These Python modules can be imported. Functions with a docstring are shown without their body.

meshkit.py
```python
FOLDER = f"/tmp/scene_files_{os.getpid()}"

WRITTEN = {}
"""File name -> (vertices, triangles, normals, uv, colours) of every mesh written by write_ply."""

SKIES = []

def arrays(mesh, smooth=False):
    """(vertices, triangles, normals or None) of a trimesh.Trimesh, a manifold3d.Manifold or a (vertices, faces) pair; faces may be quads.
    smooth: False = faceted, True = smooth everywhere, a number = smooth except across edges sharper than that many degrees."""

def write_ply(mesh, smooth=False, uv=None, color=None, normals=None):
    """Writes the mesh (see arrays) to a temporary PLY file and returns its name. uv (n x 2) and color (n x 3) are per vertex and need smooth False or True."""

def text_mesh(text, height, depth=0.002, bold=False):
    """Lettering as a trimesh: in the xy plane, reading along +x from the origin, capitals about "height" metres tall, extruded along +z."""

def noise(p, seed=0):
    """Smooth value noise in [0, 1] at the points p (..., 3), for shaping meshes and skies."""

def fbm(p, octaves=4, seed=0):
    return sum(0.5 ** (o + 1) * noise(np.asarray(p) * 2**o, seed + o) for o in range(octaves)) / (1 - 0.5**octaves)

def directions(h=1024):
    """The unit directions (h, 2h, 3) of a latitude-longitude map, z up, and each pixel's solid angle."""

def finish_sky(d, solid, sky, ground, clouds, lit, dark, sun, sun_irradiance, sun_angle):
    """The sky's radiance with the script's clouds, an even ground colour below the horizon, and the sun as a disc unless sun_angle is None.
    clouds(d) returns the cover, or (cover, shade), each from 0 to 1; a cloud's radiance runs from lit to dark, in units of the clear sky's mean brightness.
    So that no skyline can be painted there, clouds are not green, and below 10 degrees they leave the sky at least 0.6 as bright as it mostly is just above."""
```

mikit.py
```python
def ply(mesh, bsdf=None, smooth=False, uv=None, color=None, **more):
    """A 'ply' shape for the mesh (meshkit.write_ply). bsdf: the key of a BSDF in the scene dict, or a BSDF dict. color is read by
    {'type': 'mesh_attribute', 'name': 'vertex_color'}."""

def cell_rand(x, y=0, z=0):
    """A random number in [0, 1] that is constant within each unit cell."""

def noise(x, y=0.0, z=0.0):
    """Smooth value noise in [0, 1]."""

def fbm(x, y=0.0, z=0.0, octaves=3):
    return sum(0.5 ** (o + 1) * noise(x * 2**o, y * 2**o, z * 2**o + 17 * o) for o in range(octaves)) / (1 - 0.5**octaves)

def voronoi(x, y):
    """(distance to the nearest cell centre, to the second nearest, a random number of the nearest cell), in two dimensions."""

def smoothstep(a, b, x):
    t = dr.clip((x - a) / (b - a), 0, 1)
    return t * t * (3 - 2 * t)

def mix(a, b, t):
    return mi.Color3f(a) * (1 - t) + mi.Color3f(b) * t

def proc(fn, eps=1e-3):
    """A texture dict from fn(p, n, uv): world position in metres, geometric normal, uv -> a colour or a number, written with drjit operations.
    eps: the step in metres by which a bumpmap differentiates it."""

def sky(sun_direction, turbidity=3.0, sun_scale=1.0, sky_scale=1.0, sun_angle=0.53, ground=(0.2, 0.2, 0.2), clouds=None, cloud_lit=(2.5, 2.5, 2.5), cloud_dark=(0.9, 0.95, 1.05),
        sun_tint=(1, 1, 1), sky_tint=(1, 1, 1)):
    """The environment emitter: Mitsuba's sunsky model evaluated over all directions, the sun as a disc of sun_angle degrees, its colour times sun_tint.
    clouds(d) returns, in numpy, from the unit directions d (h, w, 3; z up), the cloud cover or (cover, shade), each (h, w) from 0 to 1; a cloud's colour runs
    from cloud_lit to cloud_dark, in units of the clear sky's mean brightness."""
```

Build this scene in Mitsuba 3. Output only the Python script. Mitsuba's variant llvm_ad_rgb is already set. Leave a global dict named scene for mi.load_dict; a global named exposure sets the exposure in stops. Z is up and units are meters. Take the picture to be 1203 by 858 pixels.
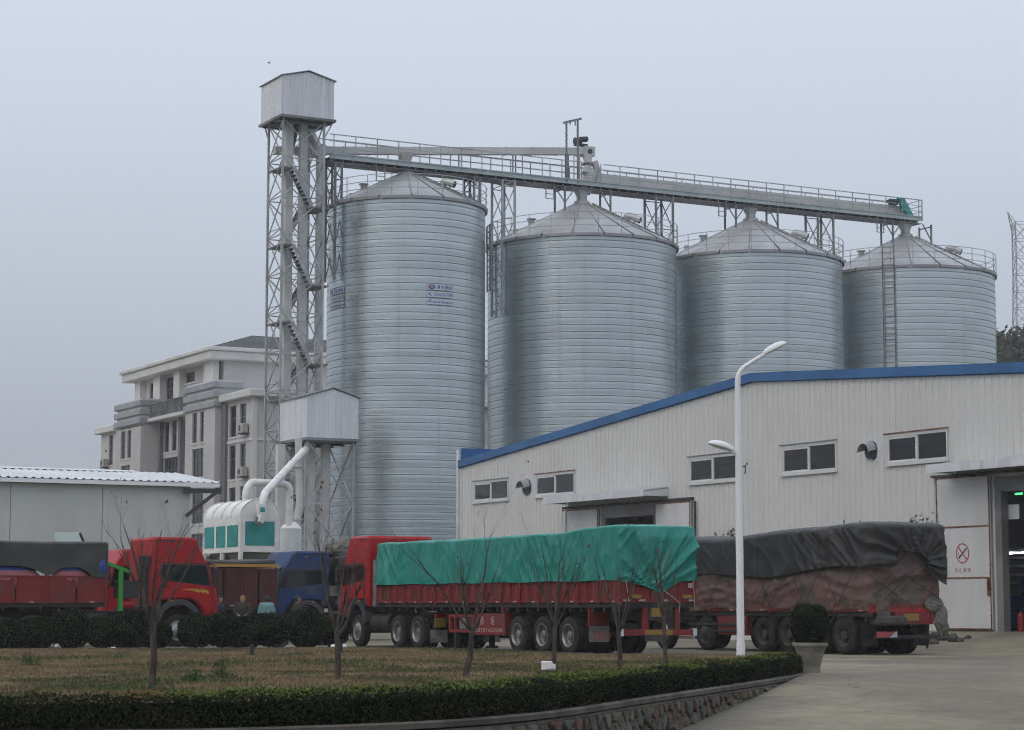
import math, random
import numpy as np, trimesh, mitsuba as mi, drjit as dr, mikit, meshkit
import manifold3d as m3
from shapely.geometry import Polygon, MultiPoint, box as sbox, LineString
from shapely.ops import voronoi_diagram
from mikit import proc, noise, fbm, voronoi, cell_rand, smoothstep, mix

T = mi.ScalarTransform4f
scene, labels, place = {}, {}, {}
random.seed(7); RNG = np.random.default_rng(7)
PI = math.pi

# ------------------------------------------------------------------ camera, sky, exposure
YAW, PITCH = math.radians(28.5), math.radians(6.31)
FW = np.array([math.sin(YAW) * math.cos(PITCH), math.cos(YAW) * math.cos(PITCH), math.sin(PITCH)])
EYE = np.array([0.0, 0.0, 1.4])
scene['camera'] = {'type': 'perspective', 'fov': 26.55, 'fov_axis': 'x', 'near_clip': 0.5, 'far_clip': 6000.0,
                   'to_world': T().look_at(origin=EYE.tolist(), target=(EYE + FW).tolist(), up=[0, 0, 1]),
                   'medium': {'type': 'ref', 'id': 'haze_air'}}


def overcast(d):
    up = np.clip(d[..., 2], 0, 1)
    n = meshkit.fbm(d * np.array([1.6, 1.6, 4.0]) + 3.0, 4)
    shade = np.exp(-4.5 * up) + 0.10 * (n - 0.5)
    return np.ones_like(up), np.clip(shade, 0, 1)


scene['sky'] = mikit.sky((-0.75, -0.25, 0.8), turbidity=3, sun_scale=0.15, sun_angle=40, clouds=overcast,
                         cloud_lit=(2.62, 2.90, 3.38), cloud_dark=(0.68, 0.765, 0.90), ground=(0.16, 0.16, 0.15))
exposure = 1.88
scene['haze_air'] = {'type': 'homogeneous', 'albedo': {'type': 'rgb', 'value': [0.95, 0.95, 0.95]}, 'sigma_t': 0.00034}

# ------------------------------------------------------------------ materials


def rgb(c):
    return {'type': 'rgb', 'value': list(c)}


def mat(name, color, rough=0.6, metal=0.0, spec=0.5, bump=None, two=True, **kw):
    c = rgb(color) if isinstance(color, (tuple, list)) else proc(color)
    b = {'type': 'principled', 'base_color': c, 'roughness': rough if not callable(rough) else proc(rough), 'metallic': metal, 'specular': spec, **kw}
    if bump:
        b = {'type': 'bumpmap', 'arbitrary': proc(bump[0], bump[2] if len(bump) > 2 else 0.01), 'scale': bump[1], 'nested_bsdf': b}
    scene[name] = {'type': 'twosided', 'bsdf': b} if two else b
    return name


def speck(a, b, s, oct=3, lo=0.3, hi=0.7, sz=None):
    return lambda p, n, uv: mix(a, b, smoothstep(lo, hi, fbm(p.x * s, p.y * s, p.z * (sz if sz is not None else s), oct)))


def streaked(a, b, s=1.6, dirt=(0.2, 0.17, 0.14), amount=0.25):
    def f(p, n, uv):
        v = fbm(p.x * s * 3, p.y * s * 3, p.z * 0.25, 4)
        w = fbm(p.x * 0.5, p.y * 0.5, p.z * 0.5, 3)
        return mix(mix(a, b, smoothstep(0.3, 0.75, v)), dirt, amount * smoothstep(0.5, 0.85, w * 0.6 + v * 0.5))
    return f


def galv_col(p, n, uv):
    band = cell_rand(dr.floor(p.z / 0.47 + 100), dr.floor(p.x / 14.0), 3)
    blot = fbm(p.x * 0.5, p.y * 0.5, p.z * 0.7, 3)
    sheet = cell_rand(dr.floor((p.x + 0.6 * p.y) * 0.42 + band * 7.0), dr.floor(p.z / 0.47 + 100), 1)
    v = 0.475 + 0.05 * band + 0.11 * (blot - 0.5) + 0.045 * (sheet - 0.5)
    streak = smoothstep(0.62, 0.80, fbm(p.x * 1.8, p.y * 1.8, p.z * 0.05, 3))
    return mix(mi.Color3f(v * 0.92, v * 1.01, v * 1.03), (0.30, 0.30, 0.30), 0.25 * streak)


mat('galv', galv_col, 0.30, metal=0.80, spec=0.5)
mat('galv_roof', speck((0.36, 0.365, 0.365), (0.44, 0.445, 0.445), 0.7, 4), 0.45, metal=0.5)
mat('steel_light', speck((0.30, 0.31, 0.31), (0.42, 0.43, 0.43), 0.7), 0.55, metal=0.3)
mat('steel_mid', speck((0.14, 0.145, 0.15), (0.22, 0.225, 0.23), 0.9), 0.6, metal=0.3)
mat('steel_dark', (0.035, 0.035, 0.04), 0.6)
mat('duct_paint', speck((0.44, 0.44, 0.425), (0.52, 0.52, 0.505), 0.5), 0.5)
mat('conveyor_green', speck((0.33, 0.375, 0.375), (0.41, 0.45, 0.45), 1.1), 0.55, metal=0.2)


def sheet_col(p, n, uv):
    tone = cell_rand(p.x / 0.28, p.y / 0.45, dr.floor(p.z / 60))
    run = smoothstep(0.55, 0.80, fbm(p.x * 5, p.y * 5, p.z * 0.35, 3))
    return mix(mix((0.56, 0.575, 0.595), (0.64, 0.655, 0.675), tone), (0.38, 0.36, 0.33), 0.38 * run)


mat('sheet_grey', sheet_col, 0.5, metal=0.15)
mat('clad_white', streaked((0.545, 0.545, 0.53), (0.53, 0.53, 0.515), 0.25, (0.38, 0.35, 0.31), 0.14), 0.5)
mat('door_white', streaked((0.56, 0.565, 0.565), (0.53, 0.535, 0.53), 0.5, (0.30, 0.26, 0.21), 0.2), 0.5)
mat('shed_white', streaked((0.46, 0.475, 0.455), (0.435, 0.45, 0.43), 0.3, (0.30, 0.28, 0.25), 0.15), 0.5)
mat('shed_roof', speck((0.52, 0.54, 0.55), (0.60, 0.62, 0.63), 0.6), 0.5, metal=0.2)
mat('white_paint', speck((0.68, 0.68, 0.66), (0.60, 0.60, 0.57), 2.0), 0.4)
mat('lamp_white', (0.72, 0.73, 0.74), 0.35)
mat('teal_panel', speck((0.01, 0.20, 0.20), (0.015, 0.25, 0.24), 1.5), 0.55)
mat('teal_motor', (0.02, 0.30, 0.29), 0.45)
mat('blue_fascia', speck((0.014, 0.085, 0.23), (0.022, 0.115, 0.29), 0.6), 0.45)
mat('rust', speck((0.10, 0.03, 0.018), (0.22, 0.11, 0.07), 3.0), 0.8)
mat('office_wall', speck((0.41, 0.40, 0.395), (0.46, 0.45, 0.445), 0.25, 3), 0.85)
mat('office_trim', speck((0.56, 0.56, 0.545), (0.50, 0.50, 0.485), 0.5), 0.8)
mat('office_band', speck((0.31, 0.325, 0.345), (0.26, 0.275, 0.295), 0.8), 0.8)
mat('roof_green', speck((0.032, 0.038, 0.038), (0.050, 0.057, 0.056), 1.2), 0.8)
mat('glass_dark', (0.008, 0.010, 0.012), 0.05, spec=0.5)
mat('window_frame_grey', (0.12, 0.13, 0.15), 0.5)
mat('alu_frame', (0.55, 0.56, 0.56), 0.4, metal=0.3)
scene['pane_glass'] = {'type': 'thindielectric', 'int_ior': 1.33}
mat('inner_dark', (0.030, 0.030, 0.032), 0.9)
mat('concrete_floor', (0.10, 0.095, 0.09), 0.8)


def yard_col(p, n, uv):
    a = fbm(p.x * 0.35, p.y * 0.35, 0, 4)
    b = fbm(p.x * 4.0, p.y * 4.0, 3.0, 3)
    wet = smoothstep(0.52, 0.66, fbm(p.x * 0.16 + 7, p.y * 0.5, 0, 4))
    jx, jy = dr.abs(p.x / 4.5 - dr.round(p.x / 4.5)) * 4.5, dr.abs(p.y / 5.0 - dr.round(p.y / 5.0)) * 5.0
    joint = smoothstep(0.03, 0.012, dr.minimum(jx, jy) + 0.012 * (b - 0.5))
    c = mix((0.166, 0.146, 0.102), (0.112, 0.098, 0.070), smoothstep(0.3, 0.7, a))
    c = mix(c, (0.088, 0.078, 0.062), 0.65 * wet) * (0.80 + 0.40 * b)
    u, w = p.x * 0.94 + p.y * 0.34, -p.x * 0.34 + p.y * 0.94
    u = u + 2.2 * noise(w * 0.05, 1.0)
    tyre = smoothstep(0.56, 0.80, fbm(u * 1.5, w * 0.07, 2.0, 3)) * smoothstep(0.35, 0.65, noise(u * 0.22, w * 0.10, 5.0))
    c = mix(c, (0.078, 0.070, 0.060), 0.42 * tyre)
    f1, f2, r = voronoi(p.x * 0.33 + 0.3 * a, p.y * 0.33 + 0.3 * b)
    crack = smoothstep(0.022, 0.006, f2 - f1) * smoothstep(0.45, 0.6, noise(p.x * 0.2, p.y * 0.2, 9.0))
    oil = smoothstep(0.70, 0.80, noise(p.x * 0.7, p.y * 0.9, 13.0)) * smoothstep(0.5, 0.7, noise(p.x * 0.11, p.y * 0.11, 3.0))
    c = mix(c, (0.055, 0.050, 0.045), dr.maximum(0.6 * crack, 0.45 * oil))
    grit = cell_rand(dr.floor(p.x * 22), dr.floor(p.y * 22), 7)
    c = mix(c, (0.06, 0.052, 0.042), 0.6 * smoothstep(0.985, 0.995, grit))
    return mix(c, (0.07, 0.064, 0.055), 0.15 * joint)


mat('yard_concrete', yard_col, 0.75, bump=(lambda p, n, uv: fbm(p.x * 12, p.y * 12, 0, 3), 0.01))


def lawn_col(p, n, uv):
    a = fbm(p.x * 0.35, p.y * 0.35, 0, 4)
    b = fbm(p.x * 3.0, p.y * 3.0, 5.0, 3)
    c = mix((0.138, 0.102, 0.060), (0.088, 0.068, 0.040), smoothstep(0.3, 0.7, b))
    return mix(c, (0.040, 0.044, 0.018), 0.7 * smoothstep(0.57, 0.70, a))


mat('lawn_soil', lawn_col, 0.95, spec=0.1)
mat('grass_dry', lambda p, n, uv: mix(mix((0.235, 0.175, 0.100), (0.130, 0.098, 0.056), fbm(p.x * 1.3, p.y * 1.3, 2.0, 3)), (0.048, 0.062, 0.022), 0.75 * smoothstep(0.57, 0.70, fbm(p.x * 0.35, p.y * 0.35, 0, 4))), 0.9, spec=0.1)
mat('grass_green', speck((0.030, 0.060, 0.016), (0.050, 0.085, 0.024), 3), 0.9, spec=0.1)
mat('far_ground', speck((0.10, 0.10, 0.07), (0.06, 0.07, 0.04), 0.03), 0.95, spec=0.1)
mat('kerb_concrete', speck((0.092, 0.084, 0.070), (0.048, 0.045, 0.038), 2.2, 4), 0.85)
mat('planter_concrete', speck((0.210, 0.190, 0.155), (0.140, 0.128, 0.105), 4.0, 4), 0.85)
mat('mortar', speck((0.155, 0.145, 0.125), (0.10, 0.094, 0.082), 4), 0.9)
STONES = [mat('stone_%s' % k, speck(c, tuple(0.62 * x for x in c), 7, 3), 0.85) for k, c in
          dict(ochre=(0.110, 0.080, 0.050), grey=(0.085, 0.080, 0.070), brown=(0.075, 0.054, 0.038), red=(0.105, 0.060, 0.042), pale=(0.120, 0.106, 0.085)).items()]


def dusty(a, b, dust=(0.13, 0.105, 0.09), s=1.3, amt=0.55):
    def f(p, n, uv):
        v = fbm(p.x * s, p.y * s, p.z * s * 1.5, 4)
        w = fbm(p.x * 5, p.y * 5, p.z * 0.8, 3)
        return mix(mix(a, b, v), dust, amt * smoothstep(0.48, 0.75, 0.55 * v + 0.5 * w))
    return f


mat('cab_red', dusty((0.36, 0.008, 0.012), (0.29, 0.007, 0.010), (0.20, 0.045, 0.040), 1.0, 0.25), 0.45, spec=0.3)
mat('bed_red', dusty((0.20, 0.014, 0.015), (0.12, 0.011, 0.012), (0.11, 0.042, 0.036), 1.5, 0.7), 0.7)
mat('bed_maroon', dusty((0.075, 0.012, 0.013), (0.05, 0.010, 0.011), (0.055, 0.03, 0.026), 1.5, 0.7), 0.75)
mat('cab_blue', dusty((0.012, 0.042, 0.135), (0.010, 0.030, 0.095), (0.06, 0.065, 0.08), 1.6, 0.7), 0.55, spec=0.3)
mat('chassis', speck((0.018, 0.017, 0.017), (0.035, 0.032, 0.030), 2.0), 0.8)
mat('rubber', speck((0.016, 0.016, 0.016), (0.030, 0.028, 0.026), 4.0), 0.85, spec=0.25)
mat('rim_steel', speck((0.20, 0.20, 0.195), (0.30, 0.30, 0.295), 6), 0.4, metal=0.6)
mat('rim_dull', speck((0.06, 0.055, 0.05), (0.03, 0.028, 0.026), 5), 0.8)
mat('plastic_black', (0.020, 0.021, 0.024), 0.5)
mat('fender_grey', (0.035, 0.040, 0.050), 0.6)
mat('decal_yellow', (0.40, 0.24, 0.03), 0.5)
mat('plate_yellow', (0.22, 0.13, 0.02), 0.5)
mat('letter_pale', (0.34, 0.25, 0.24), 0.6)
mat('letter_blue', (0.03, 0.07, 0.28), 0.6)
mat('letter_black', (0.02, 0.02, 0.02), 0.6)
mat('sign_red', (0.36, 0.07, 0.07), 0.6)
mat('sign_orange', (0.46, 0.22, 0.17), 0.6)
mat('plate_white', speck((0.50, 0.53, 0.58), (0.43, 0.46, 0.51), 1.0), 0.5)
mat('flap_grey', speck((0.20, 0.19, 0.18), (0.12, 0.11, 0.11), 4), 0.7)
mat('tail_red', (0.30, 0.015, 0.012), 0.25)
mat('amber', (0.40, 0.12, 0.02), 0.3)
mat('tarp_green', lambda p, n, uv: mix(mix((0.005, 0.165, 0.130), (0.009, 0.225, 0.180), fbm(p.x * 0.8, p.y * 0.8, p.z * 0.8, 4)), (0.035, 0.26, 0.215), 0.6 * smoothstep(0.5, 0.75, fbm(p.x * 2.4, p.y * 2.4, p.z * 0.9, 4))), 0.38, spec=0.4)
mat('tarp_black', speck((0.016, 0.016, 0.016), (0.028, 0.027, 0.026), 1.2, 4), 0.45, spec=0.35)
mat('tarp_grey', speck((0.040, 0.040, 0.038), (0.064, 0.062, 0.058), 1.0, 4), 0.6, spec=0.35)


def tarp_pink_col(p, n, uv):
    v = fbm(p.y * 1.2 + 3, p.z * 1.8, p.x, 4)
    u = fbm(p.y * 3.0, p.z * 6.0, p.x * 3.0, 3)
    return mix(mix((0.135, 0.070, 0.064), (0.100, 0.080, 0.064), smoothstep(0.36, 0.62, v)), (0.050, 0.042, 0.034), 0.7 * smoothstep(0.5, 0.75, u))


mat('tarp_pink', tarp_pink_col, 0.7)
mat('rope', (0.02, 0.018, 0.017), 0.9)
mat('sack_cloth', speck((0.15, 0.145, 0.13), (0.09, 0.085, 0.078), 3), 0.9)
mat('white_bag', (0.62, 0.64, 0.68), 0.5)
mat('stripe_blue', (0.02, 0.05, 0.22), 0.7)
mat('stripe_pink', (0.30, 0.10, 0.12), 0.7)
mat('frame_green', (0.03, 0.25, 0.03), 0.5)
mat('pale_green', (0.36, 0.43, 0.40), 0.5)
mat('yellow_board', (0.36, 0.20, 0.05), 0.7)
mat('bark', speck((0.045, 0.038, 0.032), (0.085, 0.075, 0.066), 14, 3, sz=5), 0.9, spec=0.1)
mat('twig', (0.050, 0.036, 0.030), 0.9, spec=0.1)
mat('dead_leaf', (0.13, 0.04, 0.025), 0.8)
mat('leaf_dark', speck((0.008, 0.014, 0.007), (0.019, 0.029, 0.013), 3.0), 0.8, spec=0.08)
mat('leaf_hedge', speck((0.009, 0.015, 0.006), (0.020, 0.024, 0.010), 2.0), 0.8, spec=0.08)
mat('leaf_new', lambda p, n, uv: mix(mix((0.115, 0.150, 0.022), (0.070, 0.110, 0.018), fbm(p.x * 5, p.y * 5, 0, 2)), (0.15, 0.07, 0.03), 0.75 * smoothstep(0.58, 0.72, fbm(p.x * 0.9, p.y * 0.9, 4.0, 3))), 0.75, spec=0.2)
mat('leaf_bush', speck((0.030, 0.040, 0.026), (0.052, 0.062, 0.040), 3.0), 0.75)
mat('wood_far', speck((0.028, 0.034, 0.022), (0.05, 0.056, 0.035), 0.3), 0.9, spec=0.1)
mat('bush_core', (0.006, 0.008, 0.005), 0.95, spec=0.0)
mat('skin', (0.30, 0.17, 0.12), 0.6)
mat('hair_black', (0.010, 0.009, 0.009), 0.7)
mat('hat_orange', (0.28, 0.09, 0.05), 0.8)
mat('cloth_navy', (0.020, 0.024, 0.040), 0.9)
mat('cloth_olive', (0.030, 0.034, 0.026), 0.9)
mat('cloth_pale_blue', (0.14, 0.27, 0.30), 0.9)
mat('cloth_black', (0.012, 0.012, 0.013), 0.9)
mat('shoe', (0.05, 0.03, 0.028), 0.7)
mat('ext_red', (0.22, 0.02, 0.02), 0.4)
mat('bird_black', (0.02, 0.02, 0.02), 0.8)
mat('ac_white', (0.34, 0.33, 0.31), 0.6)
mat('rubble', speck((0.085, 0.078, 0.070), (0.045, 0.040, 0.036), 4), 0.95)

# ------------------------------------------------------------------ mesh helpers


class MB:
    def __init__(self):
        self.v, self.f, self.n = [], [], 0

    def raw(self, v, f):
        f = np.asarray(f, int)
        if f.shape[1] == 4:
            f = np.vstack([f[:, [0, 1, 2]], f[:, [0, 2, 3]]])
        self.v.append(np.asarray(v, float)); self.f.append(f + self.n); self.n += len(v)
        return self

    def tm(self, m):
        return self.raw(m.vertices, m.faces)

    def box(self, x0, x1, y0, y1, z0, z1):
        v = [(x, y, z) for x in (x0, x1) for y in (y0, y1) for z in (z0, z1)]
        return self.raw(v, [(0, 1, 3, 2), (4, 6, 7, 5), (0, 4, 5, 1), (2, 3, 7, 6), (0, 2, 6, 4), (1, 5, 7, 3)])

    def beam(self, p, q, w, h=None, up=(0, 0, 1)):
        p, q = np.asarray(p, float), np.asarray(q, float); h = w if h is None else h
        d = q - p; d /= np.linalg.norm(d) + 1e-12
        u = np.asarray(up, float)
        if abs(d @ u) > 0.98: u = np.array([1.0, 0, 0])
        s = np.cross(d, u); s /= np.linalg.norm(s); t = np.cross(s, d)
        v = [b + s * a * w / 2 + t * c * h / 2 for b in (p, q) for a in (-1, 1) for c in (-1, 1)]
        return self.raw(v, [(0, 1, 3, 2), (4, 6, 7, 5), (0, 4, 5, 1), (2, 3, 7, 6), (0, 2, 6, 4), (1, 5, 7, 3)])

    def tube(self, pts, r, n=8):
        pts = np.asarray(pts, float); k = len(pts)
        r = np.broadcast_to(np.asarray(r, float), (k,))
        d = np.gradient(pts, axis=0); d /= np.linalg.norm(d, axis=1, keepdims=True) + 1e-12
        ref = np.array([0, 0, 1.0]) if abs(d[0][2]) < 0.9 else np.array([1.0, 0, 0])
        a = np.arange(n) * 2 * PI / n
        rings = []
        for i in range(k):
            s = np.cross(d[i], ref); s /= np.linalg.norm(s) + 1e-12; t = np.cross(s, d[i])
            ref = t
            rings.append(pts[i] + r[i] * (np.cos(a)[:, None] * s + np.sin(a)[:, None] * t))
        v = np.vstack(rings + [pts[:1], pts[-1:]])
        f = []
        for i in range(k - 1):
            for j in range(n):
                f.append((i * n + j, (i + 1) * n + (j + 1) % n, i * n + (j + 1) % n)); f.append((i * n + j, (i + 1) * n + j, (i + 1) * n + (j + 1) % n))
        for j in range(n):
            f.append((k * n, j, (j + 1) % n)); f.append((k * n + 1, (k - 1) * n + (j + 1) % n, (k - 1) * n + j))
        return self.raw(v, f)

    def lathe(self, prof, n=32, c=(0, 0, 0), axis='z', a0=0.0, a1=2 * PI):
        prof = np.asarray(prof, float); k = len(prof)
        full = abs(a1 - a0 - 2 * PI) < 1e-6
        a = a0 + (a1 - a0) * np.arange(n if full else n + 1) / n; m = len(a)
        v = np.stack([np.outer(prof[:, 0], np.cos(a)), np.outer(prof[:, 0], np.sin(a)), np.repeat(prof[:, 1:2], m, 1)], -1).reshape(-1, 3)
        if axis == 'y': v = v[:, [0, 2, 1]] * np.array([1, 1, -1])
        if axis == 'x': v = v[:, [2, 0, 1]]
        f = []
        for i in range(k - 1):
            for j in range(m if full else m - 1):
                j2 = (j + 1) % m
                f.append((i * m + j, i * m + j2, (i + 1) * m + j2, (i + 1) * m + j))
        return self.raw(v + np.asarray(c, float), f)

    def prism(self, poly, a, b, axis):
        """2-D polygon extruded from a to b along an axis: 'x' -> poly in (y,z), 'y' -> (x,z), 'z' -> (x,y)."""
        P = poly if hasattr(poly, 'exterior') else Polygon(poly)
        m = trimesh.creation.extrude_polygon(P, abs(b - a), engine='earcut'); v = np.array(m.vertices); v[:, 2] += min(a, b)
        v = {'z': v, 'x': v[:, [2, 0, 1]], 'y': v[:, [0, 2, 1]]}[axis]
        f = m.faces if axis != 'y' else m.faces[:, ::-1]
        return self.raw(v, f)

    def bevel(self, poly, w, b, axis='y', c=0.0):
        """polygon (x,z) extruded to width w about c with bevelled edges."""
        P = Polygon(poly).buffer(0)
        pts = np.array(P.exterior.coords)[:-1]
        if Polygon(pts).exterior.is_ccw is False: pts = pts[::-1]
        k = len(pts)
        e = np.roll(pts, -1, 0) - pts; e /= np.linalg.norm(e, axis=1, keepdims=True)
        nrm = np.stack([-e[:, 1], e[:, 0]], 1)  # inward for ccw
        pn = np.roll(nrm, 1, 0)
        mv = (nrm + pn); mv /= (1 + (nrm * pn).sum(1))[:, None] + 0.15
        ins = pts + mv * b
        secs = [(ins, -w / 2), (pts, -w / 2 + b), (pts, w / 2 - b), (ins, w / 2)]
        v = np.vstack([np.column_stack([s[:, 0], np.full(k, y + c), s[:, 1]]) for s, y in secs])
        f = []
        for i in range(3):
            for j in range(k):
                j2 = (j + 1) % k
                f += [(i * k + j, i * k + j2, (i + 1) * k + j2), (i * k + j, (i + 1) * k + j2, (i + 1) * k + j)]
        tri = trimesh.creation.triangulate_polygon(Polygon(ins), engine='earcut')
        tv, tf = tri
        from scipy.spatial import cKDTree
        idx = cKDTree(ins).query(tv)[1]
        for t in tf:
            t = idx[t]
            f += [tuple(t), tuple(t[::-1] + 3 * k)]
        return self.raw(v, f)

    def mesh(self):
        return trimesh.Trimesh(np.vstack(self.v), np.vstack(self.f), process=False)


def chamfer_box(x0, x1, y0, y1, z0, z1, b=0.02):
    v = []
    for x, sx in ((x0, 1), (x1, -1)):
        for y, sy in ((y0, 1), (y1, -1)):
            for z, sz in ((z0, 1), (z1, -1)):
                v += [(x + sx * b, y + sy * b, z), (x + sx * b, y, z + sz * b), (x, y + sy * b, z + sz * b)]
    return trimesh.convex.convex_hull(np.array(v))


def numbered(key):
    if not taken(key): return key
    i = 1
    while taken('%s_%03d' % (key, i)): i += 1
    return '%s_%03d' % (key, i)


USED = set()


def taken(k):
    return k in USED


def tag(key, label=None, cat=None, group=None, kind=None):
    d = labels.setdefault(key, {})
    for k, v in dict(label=label, category=cat, group=group, kind=kind).items():
        if v: d[k] = v
    return key


def thing(name, label, cat, tw=None, group=None):
    key = numbered(name); USED.add(key); place[key] = tw
    tag(key, label, cat, group)
    return key


PLYS = {}


def shape(mesh, m, smooth=False):
    if isinstance(mesh, MB): mesh = mesh.mesh()
    return mikit.ply(mesh, m, smooth=smooth)


def part(parent, name, mesh, m, smooth=False, tw=None, label=None, kind=None):
    """mesh: a mesh or an already made shape dict."""
    key = numbered(parent + '__' + name); USED.add(key)
    d = dict(mesh) if isinstance(mesh, dict) else shape(mesh, m, smooth)
    root = parent.split('__')[0]
    w = place.get(root)
    if tw is not None: w = tw if w is None else w @ tw
    if w is not None: d['to_world'] = w
    scene[key] = d
    if label or kind: tag(key, label, kind=kind)
    return key


def solo(name, mesh, m, label, cat, smooth=False, group=None, kind=None, tw=None):
    key = numbered(name); USED.add(key)
    d = shape(mesh, m, smooth)
    if tw is not None: d['to_world'] = tw
    scene[key] = d
    return tag(key, label, cat, group, kind)


def struct(name, mesh, m, label=None, smooth=False):
    return solo(name, mesh, m, label, None, smooth, kind='structure')


def at(x, y, z=0.0, rz=0.0):
    return T().translate([x, y, z]).rotate([0, 0, 1], rz)


def leaves(centers, normals, size, spread=0.6, rng=RNG):
    """small leaf quads (two triangles) at points, loosely facing their normals."""
    n = len(centers)
    d = normals + rng.normal(0, spread, (n, 3)); d /= np.linalg.norm(d, axis=1, keepdims=True)
    a = np.cross(d, rng.normal(0, 1, (n, 3))); a /= np.linalg.norm(a, axis=1, keepdims=True) + 1e-9
    b = np.cross(d, a)
    s = (size * rng.uniform(0.6, 1.3, n))[:, None]
    v = np.stack([centers - a * s, centers - b * s * 0.5 + d * s * 0.15, centers + a * s, centers + b * s * 0.5 + d * s * 0.15], 1).reshape(-1, 3)
    i = np.arange(n)[:, None] * 4
    f = np.vstack([i + [0, 1, 2], i + [0, 2, 3]])
    return trimesh.Trimesh(v, f, process=False)


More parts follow.
